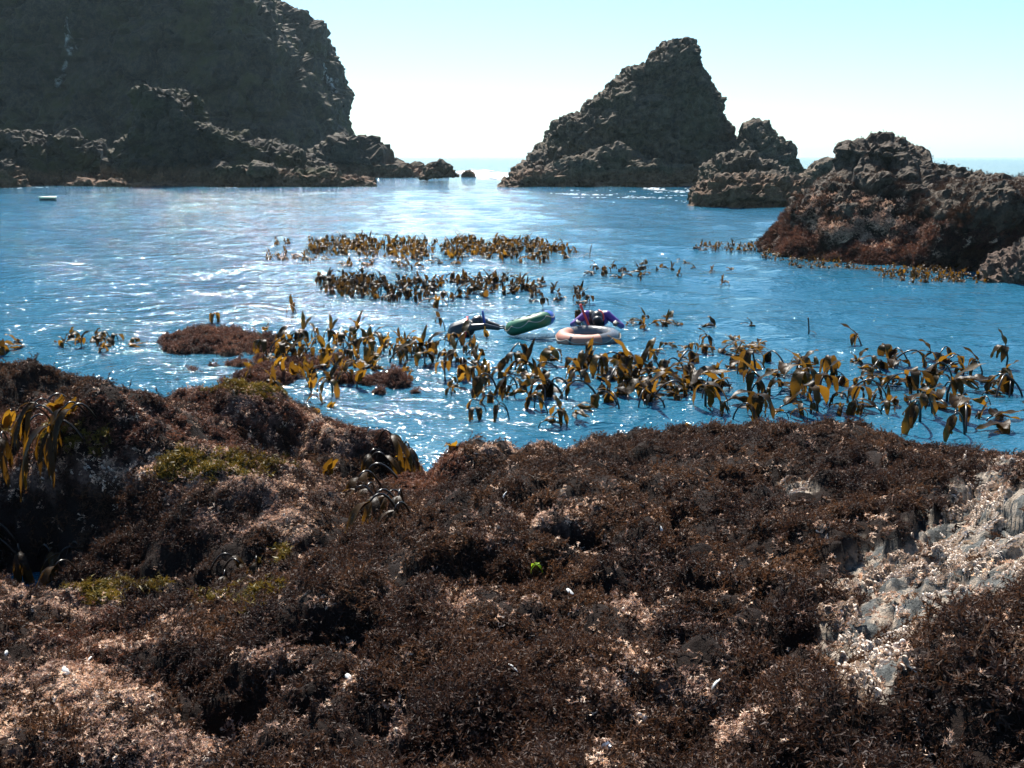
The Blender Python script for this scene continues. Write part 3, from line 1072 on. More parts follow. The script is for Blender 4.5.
# ------------------------------------------------------------------ kelp plants
def blade_mesh(P, d, L, W, droop, rs, segs=9, cup=0.22, floaty=False):
    p = np.array(P, float)
    d = np.array(d, float)
    d /= np.linalg.norm(d)
    side = np.cross(d, (0, 0, 1.0))
    if np.linalg.norm(side) < .2:
        a = rs.rand() * 2 * PI
        side = np.array((math.cos(a), math.sin(a), 0))
    side /= np.linalg.norm(side)
    tw = rs.normal(0, .5)
    V = []
    ph = rs.rand() * 6
    for i in range(segs + 1):
        t = i / segs
        w = W * .5 * min(1, .18 + (t * 4.2) ** .8) * max(.06, 1 - max(0, (t - .35) / .65) ** 2.2)
        nrm = np.cross(side, d)
        a = tw * t
        s = side * math.cos(a) + nrm * math.sin(a)
        nn = np.cross(s, d)
        ruf = .10 * W * math.sin(ph + t * 13)
        V += [p - s * w + nn * (cup * w + ruf), p.copy(), p + s * w + nn * (cup * w - ruf)]
        if floaty:
            d = d + np.array((rs.normal(0, .10), rs.normal(0, .10), -p[2] * 1.1 + rs.normal(0, .14)))
        else:
            d = d + np.array((rs.normal(0, .05), rs.normal(0, .05), -droop / segs))
        d /= np.linalg.norm(d)
        p = p + d * (L / segs)
    return np.array(V), [tuple(f) for f in grid_faces(segs + 1, 3)]


def kelp_proto(kind, seed):
    rs = np.random.RandomState(seed)
    parts = []
    R = rs.uniform
    if kind in ('hood', 'clump'):
        h = R(.12, .30) if kind == 'hood' else R(.04, .15)
        lean = np.array((R(-.14, .14), R(-.14, .14), 0))
        path = [np.array((0, 0, -.15)), lean * .3 + (0, 0, h * .4), lean * .7 + (0, 0, h * .8), lean + (0, 0, h)]
        parts.append(('stipe', tube(path, [.014, .012, .010, .012], 5)))
        for k in range(4 if kind == 'hood' else 5):
            a = R(0, 2 * PI)
            parts.append(('blade', blade_mesh(path[-1], (math.cos(a) * .32, math.sin(a) * .32, R(.2, 1.0)), R(.20, .38), R(.055, .115), R(.6, 2.0) if R(0, 1) < .15 else R(4.0, 9.0), rs)))
    elif kind == 'arch':
        h, x = R(.16, .30), R(.14, .30)
        t = np.linspace(0, 1, 9)
        path = np.stack([x * (1 - np.cos(t * PI * .85)) / 1.9, R(-.05, .05) * t, -.1 + (h + .1) * np.sin(np.clip(t * PI * .62, 0, PI))], 1)
        parts.append(('stipe', tube(path, np.linspace(.012, .008, 9), 5)))
        d = path[-1] - path[-2]
        for k in range(3):
            parts.append(('blade', blade_mesh(path[-1], d / np.linalg.norm(d) + np.array((R(0, .3), R(-.5, .5), R(-.3, .2))), R(.18, .34), R(.06, .12), R(2, 5), rs)))
    elif kind == 'gold':
        for k in range(3):
            a = R(0, 2 * PI)
            parts.append(('blade', blade_mesh((R(-.05, .05), R(-.03, .03), .02), (math.cos(a) * .35, math.sin(a) * .35, 1), R(.14, .26), R(.07, .12), R(.2, 2.0), rs)))
        parts.append(('stipe', tube([(0, 0, -.12), (.005, 0, -.03), (0, 0, .04)], [.014, .012, .012], 5)))
    elif kind == 'float':
        path = [(-.12, 0, -.1), (-.06, .01, .02), (0, 0, .045)]
        parts.append(('stipe', tube(path, [.012, .010, .009], 5)))
        for k in range(4):
            parts.append(('blade', blade_mesh(path[-1], (1, R(-.9, .9), R(.0, .8)), R(.25, .45), R(.07, .13), 0, rs, 10, .35, True)))
    elif kind == 'drape':
        t = np.linspace(0, 1, 8)
        path = np.stack([.20 * t, R(-.06, .06) * t, .16 * np.sin(t * PI * .7)], 1)
        parts.append(('stipe', tube(path, np.linspace(.010, .006, 8), 5)))
        for k in range(4):
            parts.append(('blade', blade_mesh(path[-1], (1, R(-.9, .9), R(-.3, .5)), R(.30, .52), R(.035, .065), R(3, 6), rs, 10)))
    elif kind == 'stick':
        path = [(0, 0, -.1), (.01, 0, .12), (.0, .01, .27), (-.015, 0, .36)]
        parts.append(('stipe', tube(path, [.014, .013, .012, .014], 6)))
        parts.append(('blade', blade_mesh(path[1], (1, .2, .3), .3, .06, 2.5, rs)))
    out = []
    for nm, (V, F) in parts:
        mat = M_STIPE if nm == 'stipe' else (M_KELPGOLD if kind == 'gold' else M_KELP)
        out.append((nm, mesh_from('kelp_' + nm, V, F, [mat]), V, F, 0 if nm == 'stipe' else (2 if kind == 'gold' else 1)))
    return out


KP = {}
for i, (k, n) in enumerate([('hood', 5), ('clump', 5), ('arch', 5), ('gold', 4), ('float', 4), ('drape', 4), ('stick', 1)]):
    KP[k] = [kelp_proto(k, 300 + i * 20 + j) for j in range(n)]
LOOK = {'hood': 'hooded brown kelp', 'clump': 'squat dark kelp tuft', 'arch': 'kelp with arched stalk', 'gold': 'upright golden kelp',
        'float': 'flat floating kelp fronds', 'drape': 'drooping strap kelp', 'stick': 'bare upright kelp stalk'}
ORD = ('first second third fourth fifth sixth seventh eighth ninth tenth eleventh twelfth thirteenth fourteenth fifteenth sixteenth '
       'seventeenth eighteenth nineteenth twentieth').split()


def plant(items, where, grp):
    """items (kind, loc, yaw, scale); labels count each look from the left within its patch"""
    items = sorted(items, key=lambda it: it[1][0] / it[1][1])
    tot = {}
    for it in items:
        tot[it[0]] = tot.get(it[0], 0) + 1
    seen = {}
    for k, loc, yaw, sc in items:
        i = seen.get(k, 0)
        seen[k] = i + 1
        n = tot[k]
        place = '' if n == 1 else (', leftmost' if i == 0 else ', rightmost' if i == n - 1 else ', %s from left' % ORD[min(i, 19)])
        kelp(k, loc, yaw, sc, LOOK[k] + place + ', ' + where, grp)


KELP_N = 0


def kelp(kind, loc, yaw, scale, label, group, zs=1.0):
    global KELP_N
    KELP_N += 1
    pr = random.choice(KP[kind])
    e = add_obj('kelp_plant', None, loc=loc)
    e.empty_display_size = .1
    e.rotation_euler = (random.gauss(0, .06), random.gauss(0, .06), yaw)
    e.scale = (scale, scale, scale * zs)
    tag(e, label, 'kelp', group)
    for nm, me, _, _, _ in pr:
        add_obj(nm, me, e)
    return e


def spots(cx, cy, rx, ry, n, rs, mind=0.0):
    out = []
    tries = 0
    while len(out) < n and tries < n * 60:
        tries += 1
        a, r = rs.rand() * 2 * PI, math.sqrt(rs.rand())
        px, py = cx + rx * r * math.cos(a), cy + ry * r * math.sin(a)
        p = on_z(px, py)
        if vnoise(np.array([p]) / (.05 * p[1]), 5)[0] < -.45 and rs.rand() < .6:
            continue
        if all((p[0] - q[0]) ** 2 + (p[1] - q[1]) ** 2 > mind ** 2 for q in out):
            out.append(p)
    return out


KS = np.random.RandomState(77)
CLUMPS = [
    # cx, cy, rx, ry, n, scale, kinds, where, group
    (560, 380, 90, 21, 38, (.85, 1.35), 'hood arch clump arch float', 'in the row before the divers', 'kelp row in front of the divers'),
    (645, 386, 52, 26, 28, (.9, 1.4), 'hood clump arch arch float', 'in the thicket below the orange tube', 'kelp thicket right of the tubes'),
    (455, 364, 40, 20, 20, (.7, 1.1), 'hood arch gold clump', 'in the kelp patch before the black-suited diver', 'kelp before the black-suited diver'),
    (345, 356, 80, 17, 44, (.75, 1.2), 'gold gold hood clump clump', 'on the reef left of the divers', 'golden kelp on the reef'),
    (300, 384, 65, 10, 18, (.75, 1.1), 'gold gold clump', 'along the near reef edge by the inlet', 'golden kelp along the near reef'),
    (300, 412, 38, 7, 8, (.55, .8), 'float gold clump', 'in the small inlet behind the rock shelf', 'kelp in the small inlet'),
    (520, 416, 60, 10, 9, (.6, .9), 'arch hood clump float', 'in open water just off the rock shelf', 'kelp just off the rock shelf'),
    (755, 390, 95, 27, 34, (.85, 1.35), 'arch arch float hood float', 'in the patch right of centre', 'kelp patch right of centre'),
    (730, 352, 50, 10, 9, (.6, .9), 'float clump hood', 'beyond the patch right of centre', 'loose kelp right of centre'),
    (905, 385, 65, 32, 22, (.85, 1.4), 'hood float arch clump', 'scattered before the right outcrop', 'scattered kelp before the right outcrop'),
    (985, 405, 45, 30, 13, (.85, 1.3), 'arch float hood float', 'by the right picture edge off the rock shelf', 'kelp by the right edge'),
    (655, 324, 26, 5, 9, (.6, .9), 'float float clump', 'just right of the purple-suited diver', 'kelp beside the purple-suited diver'),
    (98, 346, 40, 6, 14, (.6, .85), 'clump float hood', 'off the left rocks in the dark ripples', 'kelp off the left rocks'),
    (10, 348, 16, 5, 5, (.6, .85), 'clump float', 'at the left picture edge on the water', 'kelp at the left edge'),
]
for cx, cy, rx, ry, n, (s0, s1), kinds, where, grp in CLUMPS:
    kinds = kinds.split()
    items = []
    for p in spots(cx, cy, rx, ry, n, KS, .24):
        k = kinds[KS.randint(len(kinds))]
        if 'reef' in where:
            p = p + np.array((0, 0, .05))
        items.append((k, p, KS.rand() * 6.28, KS.uniform(s0, s1)))
    plant(items, where, grp)

# plants that stand out
for px, py, k, s, lab in [
    (1008, 366, 'hood', 1.15, 'tall hooded kelp standing alone near the right picture edge'),
    (863, 352, 'hood', 1.15, 'tall yellow-brown kelp plant, first left of the lone hooded kelp'),
    (808, 338, 'stick', .95, 'thin bare upright kelp stalk poking up right of the divers'),
    (432, 306, 'clump', 1.5, 'dark stout kelp tuft standing before the second far kelp band'),
    (212, 322, 'hood', .85, 'lone brown kelp tuft in open water above the reddish reef'),
    (297, 312, 'clump', .9, 'small lone kelp tuft in open water between reef and far kelp'),
    (266, 332, 'gold', 1.0, 'pair of golden kelp blades upright at the reddish reef'),
    (590, 258, 'stick', 1.1, 'thin dark kelp stalk standing past the right end of the far band'),
    (747, 328, 'clump', .7, 'small kelp tuft alone right of the purple-suited diver'),
    (715, 328, 'float', .8, 'small flat kelp frond alone right of the purple-suited diver'),
    (487, 338, 'gold', .75, 'gold kelp blade floating just in front of the black-suited diver'),
    (445, 325, 'hood', .7, 'small kelp tuft just left of the black-suited diver'),
    (579, 322, 'hood', 1.2, 'dark kelp blade rising behind the red snorkel'),
    (920, 420, 'arch', 1.5, 'kelp plant with the longest high-arched stalk at right'),
    (965, 432, 'arch', 1.2, 'curved kelp stalk with a pointed blade near the right shelf edge'),
    (685, 438, 'gold', .8, 'single gold kelp blade at the shelf edge, centre right'),
]:
    kelp(k, on_z(px, py), KS.rand() * 6.28, s, lab, None)

# kelp draped on the rock shelf
for px0, py0, rx, ry, n, kinds, sc, lab, grp in [
    (398, 462, 34, 30, 12, 'drape drape drape gold', (.75, 1.25), 'hanging into the dark gully', 'kelp hanging in the gully'),
    (400, 500, 26, 16, 7, 'drape', (.8, 1.2), 'low at the bottom of the dark gully', 'kelp low in the gully'),
    (45, 425, 60, 26, 18, 'drape drape drape gold', (.8, 1.2), 'on the ledge at far left', 'kelp on the left ledge'),
    (22, 555, 24, 22, 7, 'drape', (.9, 1.3), 'beside the small left pool', 'kelp by the left pool'),
    (85, 560, 25, 14, 3, 'drape', (.7, .9), 'under the pale left ledge', 'kelp under the pale ledge'),
    (235, 570, 30, 14, 4, 'drape', (.6, .8), 'in the hollow below the pale ledges', 'kelp below the pale ledges'),
    (320, 472, 12, 8, 2, 'gold', (.6, .8), 'at the left rim of the gully', 'kelp at the gully rim'),
    (445, 445, 18, 6, 3, 'gold drape', (.6, .8), 'on the shelf rim right of the gully', 'kelp on the shelf rim'),
]:
    kinds = kinds.split()
    items = []
    for i in range(n):
        a, r = KS.rand() * 6.28, math.sqrt(KS.rand())
        p = shelf_hit(px0 + rx * r * math.cos(a), py0 + ry * r * math.sin(a))
        k = kinds[KS.randint(len(kinds))]
        items.append((k, p - np.array((0, 0, .01)), -PI / 2 + KS.normal(0, 1.1), KS.uniform(*sc)))
    plant(items, lab, grp)


# the far bands: many hundreds of the same plants, one mass
def kelp_mass(name, clumps, label, seed):
    rs = np.random.RandomState(seed)
    Vs, Fs, Ms, off = [], [], [], 0
    for cx, cy, rx, ry, n, kinds, (s0, s1) in clumps:
        kinds = kinds.split()
        for p in spots(cx, cy, rx, ry, n, rs, .12):
            k = kinds[rs.randint(len(kinds))]
            pr = KP[k][rs.randint(len(KP[k]))]
            a, s = rs.rand() * 6.28, rs.uniform(s0, s1)
            Rm = np.array(((math.cos(a), -math.sin(a), 0), (math.sin(a), math.cos(a), 0), (0, 0, 1)))
            for nm, me, V, F, mi in pr:
                Vs.append((V @ Rm.T) * s + p)
                Fs += [tuple(i + off for i in f) for f in F]
                Ms += [mi] * len(F)
                off += len(V)
    V = np.concatenate(Vs)
    base = np.array((V[:, 0].mean(), V[:, 1].mean(), 0))
    me = mesh_from(name, V - base, Fs, [M_STIPE, M_KELP, M_KELPGOLD])
    me.polygons.foreach_set('material_index', np.array(Ms, np.int32))
    return tag(add_obj(name, me, loc=base), label, 'kelp', kind='stuff')


kelp_mass('kelp_bed', [(430, 251, 125, 10, 260, 'clump clump hood gold', (.75, 1.1)), (300, 258, 36, 5, 26, 'clump float', (.6, .9)), (525, 254, 55, 8, 60, 'clump hood float', (.7, 1.0)),
                       (400, 264, 70, 6, 30, 'clump float', (.6, .9)), (345, 246, 40, 7, 40, 'clump hood', (.7, 1.0)), (282, 246, 10, 3, 4, 'clump', (.6, .8)), (500, 246, 50, 6, 30, 'clump hood', (.7, 1.0))],
          'farther dense brown kelp band across the middle of the cove', 51)
kelp_mass('kelp_bed', [(430, 292, 110, 10, 150, 'clump clump gold hood', (.7, 1.05)), (350, 284, 32, 6, 30, 'clump hood', (.7, 1.0)), (500, 286, 45, 8, 36, 'clump float', (.6, .9)), (560, 300, 34, 8, 16, 'clump float hood', (.6, .9)), (620, 274, 36, 7, 16, 'clump float hood', (.65, .95))],
          'nearer brown kelp band across the middle of the cove behind divers', 52)
kelp_mass('kelp_bed', [(570, 384, 125, 26, 26, 'clump float clump arch', (.45, .8)), (350, 362, 95, 20, 34, 'clump gold float', (.5, .85)), (455, 372, 60, 22, 12, 'clump float', (.5, .8)),
                       (790, 388, 110, 28, 24, 'float clump arch', (.5, .85)), (930, 392, 90, 34, 24, 'float clump arch', (.5, .9)), (700, 350, 60, 10, 14, 'float', (.5, .8))],
          'smaller kelp tufts filling in between the larger plants near the shelf', 55)
kelp_mass('kelp_bed', [(735, 248, 46, 4, 46, 'clump float', (.5, .8)), (690, 276, 60, 18, 14, 'float clump', (.5, .75))],
          'loose kelp trailing left from the large right outcrop', 53)
kelp_mass('kelp_bed', [(860, 268, 75, 6, 130, 'clump float', (.35, .65)), (950, 277, 70, 8, 130, 'clump clump gold float', (.35, .7)), (790, 256, 30, 6, 40, 'clump float', (.4, .7))],
          'small golden kelp fringing the foot of the large right outcrop', 54)

# ------------------------------------------------------------------ divers and their tubes
M_NEO = mat_simple('black_neoprene', (0.016, 0.017, 0.019), 0.38)
M_PURP = mat_simple('purple_neoprene', (0.085, 0.03, 0.22), 0.45)
M_SKIN = mat_simple('skin', (0.45, 0.26, 0.19), 0.5)
M_RED_PL = mat_simple('red_plastic', (0.70, 0.045, 0.035), 0.35)
M_BLUE_PL = mat_simple('blue_plastic', (0.02, 0.07, 0.36), 0.35)
M_GREEN = mat_simple('green_vinyl', (0.007, 0.105, 0.045), 0.5)
M_ORANGE = mat_simple('faded_orange_vinyl', (0.38, 0.155, 0.10), 0.6)
M_RUBBER = mat_simple('grey_rubber', (0.10, 0.105, 0.11), 0.25)
M_GLASS = mat_simple('mask_lens', (0.02, 0.03, 0.04), 0.08)


def capsule(a, b, ra, rb, n=12):
    a, b = np.array(a, float), np.array(b, float)
    d = b - a
    L = np.linalg.norm(d)
    d /= L
    ts, rr = [], []
    for k in range(5):
        th = PI / 2 * (1 - k / 4)
        ts.append(-ra * math.sin(th))
        rr.append(max(ra * math.cos(th), 1e-4))
    for k in range(1, 5):
        f = k / 5
        ts.append(L * f)
        rr.append(ra + (rb - ra) * f)
    for k in range(5):
        th = PI / 2 * (k / 4)
        ts.append(L + rb * math.sin(th))
        rr.append(max(rb * math.cos(th), 1e-4))
    return tube([a + d * t for t in ts], rr, n)


def hand(wrist, direc, palm_n):
    w, d, n = (np.array(v, float) for v in (wrist, direc, palm_n))
    d /= np.linalg.norm(d)
    s = np.cross(d, n)
    s /= np.linalg.norm(s)
    n = np.cross(s, d)
    out = []
    for k in range(4):
        o = (k - 1.5) * .021
        kn = w + d * .085 + s * o
        out.append(capsule(w + d * .01 + s * o * .6, kn, .018, .013, 8))
        L = (.068, .078, .072, .055)[k]
        m = kn + (d * .8 - n * .5) * L * .55
        e = m + (d * .25 - n * .95) * L * .5
        out.append(capsule(kn, m, .0115, .0105, 8))
        out.append(capsule(m, e, .0105, .009, 8))
    tb = w + d * .03 - s * .03
    tm = tb + (d * .6 - s * .7 - n * .2) * .045
    out.append(capsule(tb, tm, .014, .012, 8))
    out.append(capsule(tm, tm + (d * .8 - n * .5) * .035, .012, .010, 8))
    return out


def person(name, caps, loc, label, zone):
    V, F = join(caps)
    me = remesh(V, F, .0095, 4)
    me.materials.clear()
    for m in (M_NEO, M_PURP, M_SKIN):
        me.materials.append(m)
    C = np.empty(len(me.polygons) * 3, np.float32)
    me.polygons.foreach_get('center', C)
    me.polygons.foreach_set('material_index', zone(C.reshape(-1, 3)).astype(np.int32))
    me.polygons.foreach_set('use_smooth', np.ones(len(me.polygons), bool))
    e = add_obj(name, None, loc=loc)
    e.empty_display_size = .2
    add_obj('body', me, e)
    return tag(e, label, 'person')


def ring_band(cx, ry, rz, cz, w, t, name, mat, parent, tilt=0.0, n=36):
    """flat strap round the x axis"""
    V = []
    for k in range(n):
        a = 2 * PI * k / n
        for dx, dr in ((-w, 0), (w, 0), (w, t), (-w, t)):
            V.append((cx + dx + tilt * math.sin(a), (ry + dr) * math.cos(a), cz + (rz + dr) * math.sin(a)))
    F = []
    for k in range(n):
        for j in range(4):
            F.append((k * 4 + j, k * 4 + (j + 1) % 4, ((k + 1) % n) * 4 + (j + 1) % 4, ((k + 1) % n) * 4 + j))
    return add_obj(name, mesh_from(name, np.array(V), F, [mat]), parent)


# diver in black, stretched toward the green tube
B1 = on_z(478, 333)
caps = [capsule((-.01, 0, .19), (.035, 0, .195), .11, .10), capsule((.06, 0, .135), (.075, 0, .11), .07, .055), capsule((-.16, 0, .13), (-.04, 0, .17), .078, .072)]
for s in (-1, 1):
    caps += [capsule((-.19, s * .09, .09), (-.36, s * .07, .03), .15, .15), capsule((-.36, s * .06, .03), (-.47, s * .08, -.18), .14, .13),
             capsule((-.15, s * .19, .12), (-.25, s * .12, .09), .085, .10),
             capsule((-.47, s * .10, -.2), (-.84, s * .14, -.46), .095, .065), capsule((-.84, s * .14, -.46), (-1.24, s * .15, -.54), .06, .04),
             capsule((-1.24, s * .15, -.54), (-1.42, s * .15, -.6), .04, .03)]
    caps += [capsule((-.15, s * .20, .12), (.13, s * .20, .15), .066, .052), capsule((.13, s * .20, .15), (.34, s * .13, .10), .05, .036)]
    caps += hand((.34, s * .13, .10), (1, -s * .3, .05), (0, 0, 1))
D1 = person('person', caps, B1, 'person in black hooded wetsuit floating face down, reaching for green tube',
            lambda C: np.where((C[:, 0] > .075) & (C[:, 2] < .19) & (C[:, 0] < .16) & (np.abs(C[:, 1]) < .07), 2, 0))
ring_band(-.20, .27, .215, .05, .016, .012, 'strap', M_RED_PL, D1, .02)
ring_band(.03, .10, .115, .19, .016, .006, 'mask_strap', M_NEO, D1)
msk = add_obj('mask', mesh_from('mask', *tube([(.075, 0, .175), (.10, 0, .168), (.145, 0, .158), (.15, 0, .157)], [.085, .088, .08, .07], 16), [M_NEO]), D1)
add_obj('lens', mesh_from('lens', *tube([(.149, 0, .158), (.156, 0, .156)], [.066, .064], 16), [M_GLASS]), msk)
add_obj('snorkel', mesh_from('snorkel', *tube([(.13, -.05, .09), (.12, -.11, .09), (.115, -.125, .13), (.11, -.125, .24), (.085, -.125, .37), (.08, -.125, .40)], [.014, .016, .018, .018, .019, .019], 8), [M_BLUE_PL]), D1)

# diver in purple, bent over the orange tube
B2 = on_z(597, 334) + np.array((0, .1, .09))
caps = [capsule((0, -.06, .20), (0, -.10, .16), .10, .095), capsule((0, -.10, .12), (0, -.09, .08), .065, .05), capsule((0, .10, .18), (0, -.02, .19), .07, .07)]
for s in (-1, 1):
    caps += [capsule((s * .09, .16, .14), (s * .07, .46, .05), .14, .125), capsule((s * .06, .46, .05), (s * .08, .70, -.05), .125, .13),
             capsule((s * .18, .10, .20), (s * .11, .17, .17), .082, .10),
             capsule((s * .10, .70, -.06), (s * .14, 1.10, -.2), .095, .065), capsule((s * .14, 1.10, -.2), (s * .15, 1.48, -.24), .06, .04), capsule((s * .15, 1.48, -.24), (s * .15, 1.66, -.32), .04, .03)]
    ex = (.42, .0, .03) if s > 0 else (-.40, .02, .05)
    hx = (.30, -.20, .13) if s > 0 else (-.34, -.20, .14)
    caps += [capsule((s * .19, .09, .20), ex, .07, .052), capsule(ex, hx, .05, .034)]
    caps += hand(hx, (-s * .2, -1, .05), (0, 0, 1))


def zone2(C):
    arm = (np.abs(C[:, 0]) > .125) & (C[:, 1] < .22)
    glove = (C[:, 1] < -.19)
    face = (C[:, 2] < .13) & (C[:, 1] < -.08) & (np.abs(C[:, 0]) < .07)
    return np.where(face, 2, np.where(arm & ~glove, 1, 0))


D2 = person('person', caps, B2, 'person in purple-sleeved wetsuit and black hood bent over orange tube', zone2)
add_obj('mask', mesh_from('mask', *tube([(0, -.13, .15), (0, -.17, .14), (0, -.20, .125), (0, -.204, .123)], [.085, .088, .08, .07], 16), [M_NEO]), D2)
add_obj('mask_strap', mesh_from('mask_strap', *tube([(.03, .0, .30), (.07, -.03, .275), (.10, -.07, .22), (.105, -.11, .17), (.09, -.14, .14)], .016, 8), [M_RED_PL]), D2)
add_obj('snorkel', mesh_from('snorkel', *tube([(-.03, -.18, .06), (-.10, -.19, .03), (-.15, -.18, .08), (-.20, -.16, .20), (-.27, -.14, .36), (-.29, -.14, .42)], [.014, .017, .02, .021, .021, .022], 8), [M_RED_PL]), D2)


def arc_tube(R, r, a0, a1, n=40, m=14, squash=.9):
    V = []
    for i in range(n + 1):
        a = a0 + (a1 - a0) * i / n
        wob = 1 + .02 * math.sin(a * 5) + .018 * math.sin(a * 23 + 1) * math.sin(a * 7)
        for j in range(m):
            b = 2 * PI * j / m
            V.append(((R + r * wob * math.cos(b)) * math.cos(a), (R + r * wob * math.cos(b)) * math.sin(a), r * wob * squash * math.sin(b)))
    return np.array(V), [tuple(f) for f in grid_faces(n + 1, m, True)]


G = on_z(530, 333)
gt = add_obj('inner_tube', None, loc=(G[0], G[1], .17))
gt.rotation_euler = (math.radians(-8), math.radians(-17), 0)
tag(gt, 'green covered swim tube tilted up between the two divers', 'swim tube', 'swim tubes of the divers')
add_obj('tube', mesh_from('tube', *arc_tube(.295, .14, 0, 2 * PI, 56), [M_GREEN]), gt)
V = [(0, 0, .05)]
for ring_r, zz in ((.1, .055), (.2, .075), (.25, .10), (.295, .130)):
    V += [(ring_r * math.cos(2 * PI * k / 40), ring_r * math.sin(2 * PI * k / 40), zz + .006 * math.sin(k * 1.7)) for k in range(40)]
F = [(0, 1 + k, 1 + (k + 1) % 40) for k in range(40)]
for q in range(3):
    F += [(1 + q * 40 + k, 1 + (q + 1) * 40 + k, 1 + (q + 1) * 40 + (k + 1) % 40, 1 + q * 40 + (k + 1) % 40) for k in range(40)]
add_obj('cover', mesh_from('cover', np.array(V), F, [M_GREEN]), gt)
pn = add_obj('end_panel', mesh_from('end_panel', *arc_tube(.295, .144, -.55, .45, 16), [M_BLUE_PL]), gt)
pn['label'] = 'blue end panel'

def rope(parent, R, r, sag):
    path = []
    for k in range(97):
        a = 2 * PI * k / 96
        path.append(((R + r * .93 + .012 * abs(math.sin(a * 4))) * math.cos(a), (R + r * .93 + .012 * abs(math.sin(a * 4))) * math.sin(a), .045 - sag * abs(math.sin(a * 4))))
    return add_obj('rope', mesh_from('rope', *tube(path, .008, 5, False), [M_ROPE]), parent)


M_ROPE = mat_simple('grab_rope', (0.30, 0.28, 0.24), 0.8)
rope(gt, .295, .14, .06)

O = on_z(588, 340)
ot = add_obj('inner_tube', None, loc=(O[0], O[1], .05))
ot.rotation_euler = (math.radians(1.5), math.radians(-2), 0)
tag(ot, 'faded orange and grey swim tube lying flat under the purple-suited diver', 'swim tube', 'swim tubes of the divers')
add_obj('tube', mesh_from('tube', *arc_tube(.40, .125, -1.25, 2.45, 40), [M_RUBBER]), ot)
sv = add_obj('sleeve', mesh_from('sleeve', *arc_tube(.40, .130, 2.40, 5.08, 30), [M_ORANGE]), ot)
sv['label'] = 'faded orange sleeve'
rope(ot, .40, .13, .05)
add_obj('strap', mesh_from('strap', *arc_tube(.40, .134, 4.02, 4.10, 3), [M_NEO]), ot)

# ------------------------------------------------------------------ small things
# drifting float far left
FL = on_z(48, 201)
fo = add_obj('float', None, loc=FL)
tag(fo, 'small pale float drifting below the cliff at far left', 'float')
M_FLW = mat_simple('pale_float', (0.62, 0.70, 0.50), 0.5)
M_FLD = mat_simple('float_hull', (0.03, 0.07, 0.06), 0.5)


def board(L, W, z0, z1, n=28):
    V = []
    for z, k in ((z0, .82), ((z0 + z1) / 2, 1.0), (z1, .94), (z1 + .015, .7)):
        for i in range(n):
            a = 2 * PI * i / n
            c, s = math.cos(a), math.sin(a)
            V.append((k * L * math.copysign(abs(c) ** .55, c), k * W * math.copysign(abs(s) ** .7, s), z))
    F = [tuple(f) for f in grid_faces(4, n, True)]
    F += [tuple(reversed(range(n))), tuple(3 * n + i for i in range(n))]
    return np.array(V), F


add_obj('hull', mesh_from('hull', *board(.55, .3, -.12, .16), [M_FLD]), fo)
add_obj('deck', mesh_from('deck', *board(.58, .33, .176, .28), [M_FLW]), fo)


# shells on the seaweed
def mat_shell():
    t = NT('white_shell')
    n = t.noise(60, 4, .6, t.n('ShaderNodeTexCoord').outputs['Object'])
    return t.done(t.bsdf(t.mix(n, (0.55, 0.52, 0.47), (0.82, 0.81, 0.78)), .45))


M_SHELL = mat_shell()
M_MUSSEL = mat_simple('mussel_shell', (0.05, 0.06, 0.085), 0.2)


def shell_mesh(seed, L=.026, W=.018, H=.011):
    rs = np.random.RandomState(seed)
    nu, nv = 7, 20
    V = []
    for inner in (0, 1):
        for i in range(nu):
            t = i / (nu - 1)
            for j in range(nv):
                a = 2 * PI * j / nv
                rib = 1 + .05 * math.sin(a * 9 + seed) * t + .05 * rs.normal() * t - (.45 * t if (j + seed * 3) % 20 < 6 else 0)
                r = t ** .8 * rib
                z = H * (1 - t ** 1.7) - inner * .003
                V.append(((r * math.cos(a) * .9 + .25 * (1 - t)) * L, r * math.sin(a) * W, z))
    F = [tuple(f) for f in grid_faces(nu, nv, True)] + [tuple(int(i) + nu * nv for i in f[::-1]) for f in grid_faces(nu, nv, True)]
    F += [((nu - 1) * nv + j, (nu - 1) * nv + (j + 1) % nv, (2 * nu - 1) * nv + (j + 1) % nv, (2 * nu - 1) * nv + j) for j in range(nv)]
    return np.array(V), F


for i, (px, py, s, mt, lab) in enumerate([
    (505, 499, 1.1, 'w', 'white broken shell on brown seaweed near the shelf centre'),
    (354, 674, .9, 'w', 'white shell nestled in brown seaweed at lower left of centre'),
    (349, 684, .7, 'w', 'small white shell fragment just below another white shell'),
    (513, 675, 1.0, 'w', 'white shell chip in seaweed at lower centre'),
    (716, 690, 1.1, 'w', 'bright white shell in seaweed left of the bare rock'),
    (92, 665, 1.2, 'w', 'long pale shell among pink weed at lower left'),
    (68, 676, 1.0, 'w', 'pale upturned shell beside the long one at lower left'),
    (205, 745, 1.2, 'm', 'dark blue mussel shell near the bottom left'),
    (8, 658, .9, 'w', 'white shell at the left picture edge on pink weed'),
    (570, 597, .8, 'w', 'tiny white shell on the brown seaweed slope, shelf middle'),
    (660, 533, .8, 'w', 'small white shell on upper brown seaweed, centre right'),
    (605, 752, .9, 'm', 'bluish mussel shell near the bottom centre'),
]):
    p = shelf_hit(px, py)
    o = add_obj('shell', mesh_from('shell', *shell_mesh(i), [M_SHELL if mt == 'w' else M_MUSSEL]), loc=p + np.array((0, -.01, .03)))
    o.rotation_euler = (.4 + random.gauss(0, .5), random.gauss(0, .5), random.uniform(0, 6))
    o.scale = (s * 1.1, s * .8, s * .6) if mt == 'w' else (s * 1.5, s * .75, s * .5)
    tag(o, lab, 'shell', 'shells scattered on the seaweed')

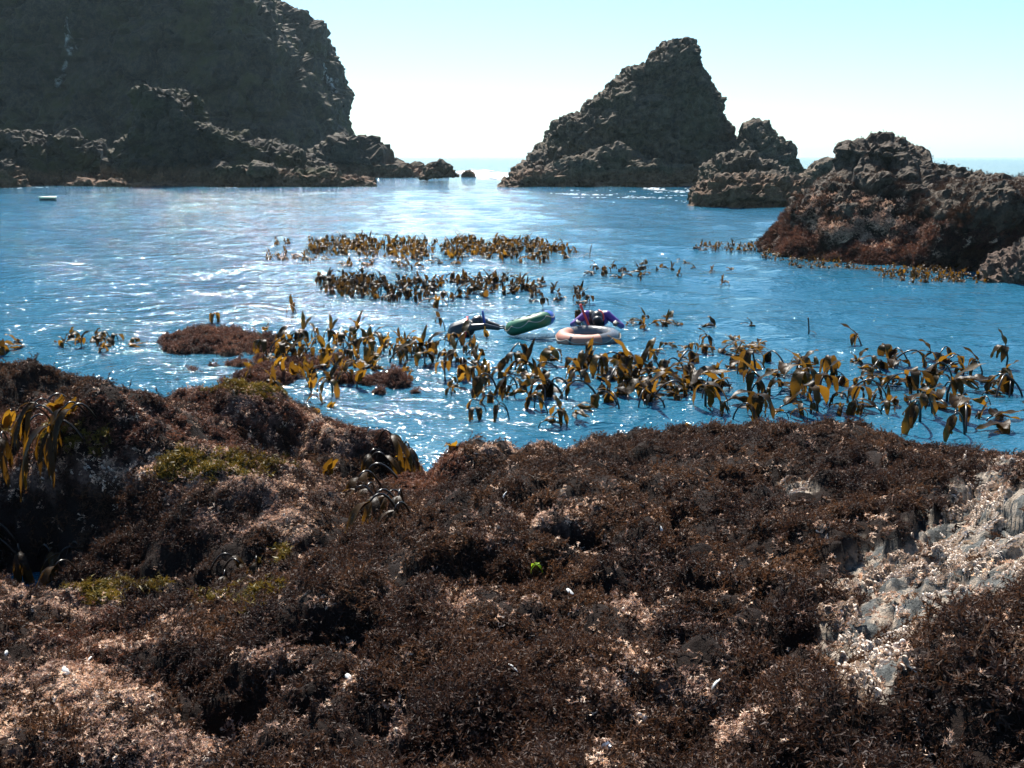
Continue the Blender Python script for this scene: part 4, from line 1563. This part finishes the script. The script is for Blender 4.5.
# sea lettuce
M_LETT = mat_kelp('sea_lettuce', (0.12, 0.22, 0.01), (0.2, 0.32, 0.02), (0.35, 0.55, 0.02), (0.5, 0.7, 0.05), .5)
p = shelf_hit(536, 574)
rs = np.random.RandomState(4)
e = add_obj('sea_lettuce', None, loc=p + np.array((0, -.03, .06)))
tag(e, 'small bright green sea lettuce leaf in the dark hollow', 'seaweed')
for k in range(4):
    add_obj('leaf', mesh_from('leaf', *blade_mesh((0, 0, 0), (rs.normal(), rs.normal() * .5, .35), .055, .022, 3, rs, 7), [M_LETT]), e)


# foam where waves break
def mat_foam():
    t = NT('foam')
    n = t.noise(5, 5, .7, t.pos())
    return t.done(t.bsdf(t.mix(n, (0.7, 0.76, 0.78), (0.88, 0.9, 0.9)), .6, t.bump(n, .1)))


M_FOAM = mat_foam()


def foam(strips, label, seed):
    rs = np.random.RandomState(seed)
    parts = []
    for x0, y0, x1, y1, sp, n, s0 in strips:
        for k in range(n):
            t = rs.rand()
            c = on_z(x0 + (x1 - x0) * t + rs.normal(0, 3), y0 + (y1 - y0) * t + rs.normal(0, sp))
            s = s0 * c[1] / 80 * rs.uniform(.3, 1.3)
            nu, nv = 4, 9
            V = []
            for i in range(nu):
                a = PI / 2 * (i + .15) / (nu - .85)
                for j in range(nv):
                    b = 2 * PI * j / nv
                    r = s * (.7 + .6 * rs.rand())
                    V.append((c[0] + 1.8 * r * math.sin(a) * math.cos(b), c[1] + r * math.sin(a) * math.sin(b), c[2] - .03 + .28 * s * math.cos(a)))
            F = [tuple(f) for f in grid_faces(nu, nv, True)] + [tuple(range(nv))]
            parts.append((np.array(V), F))
    V, F = join(parts)
    return tag(add_obj('sea_foam', mesh_from('sea_foam', V, F, [M_FOAM])), label, 'foam', kind='stuff')


foam([(466, 173, 512, 177, 1.6, 260, .28), (500, 180, 560, 184, .8, 70, .12)], 'white surf breaking in the channel left of the sea stack', 61)
foam([(550, 194, 690, 197, 2.2, 620, .065), (650, 188, 692, 192, 1.5, 260, .08)], 'white streaks of foam below the sea stack', 62)
foam([(0, 188, 380, 185, .5, 420, .045), (30, 187, 210, 187, .5, 160, .05)], 'thin white foam line along the foot of the cliff rocks', 63)
foam([(790, 262, 1010, 285, 2, 60, .05), (770, 250, 800, 262, 1, 15, .05)], 'flecks of foam at the foot of the right outcrop', 64)
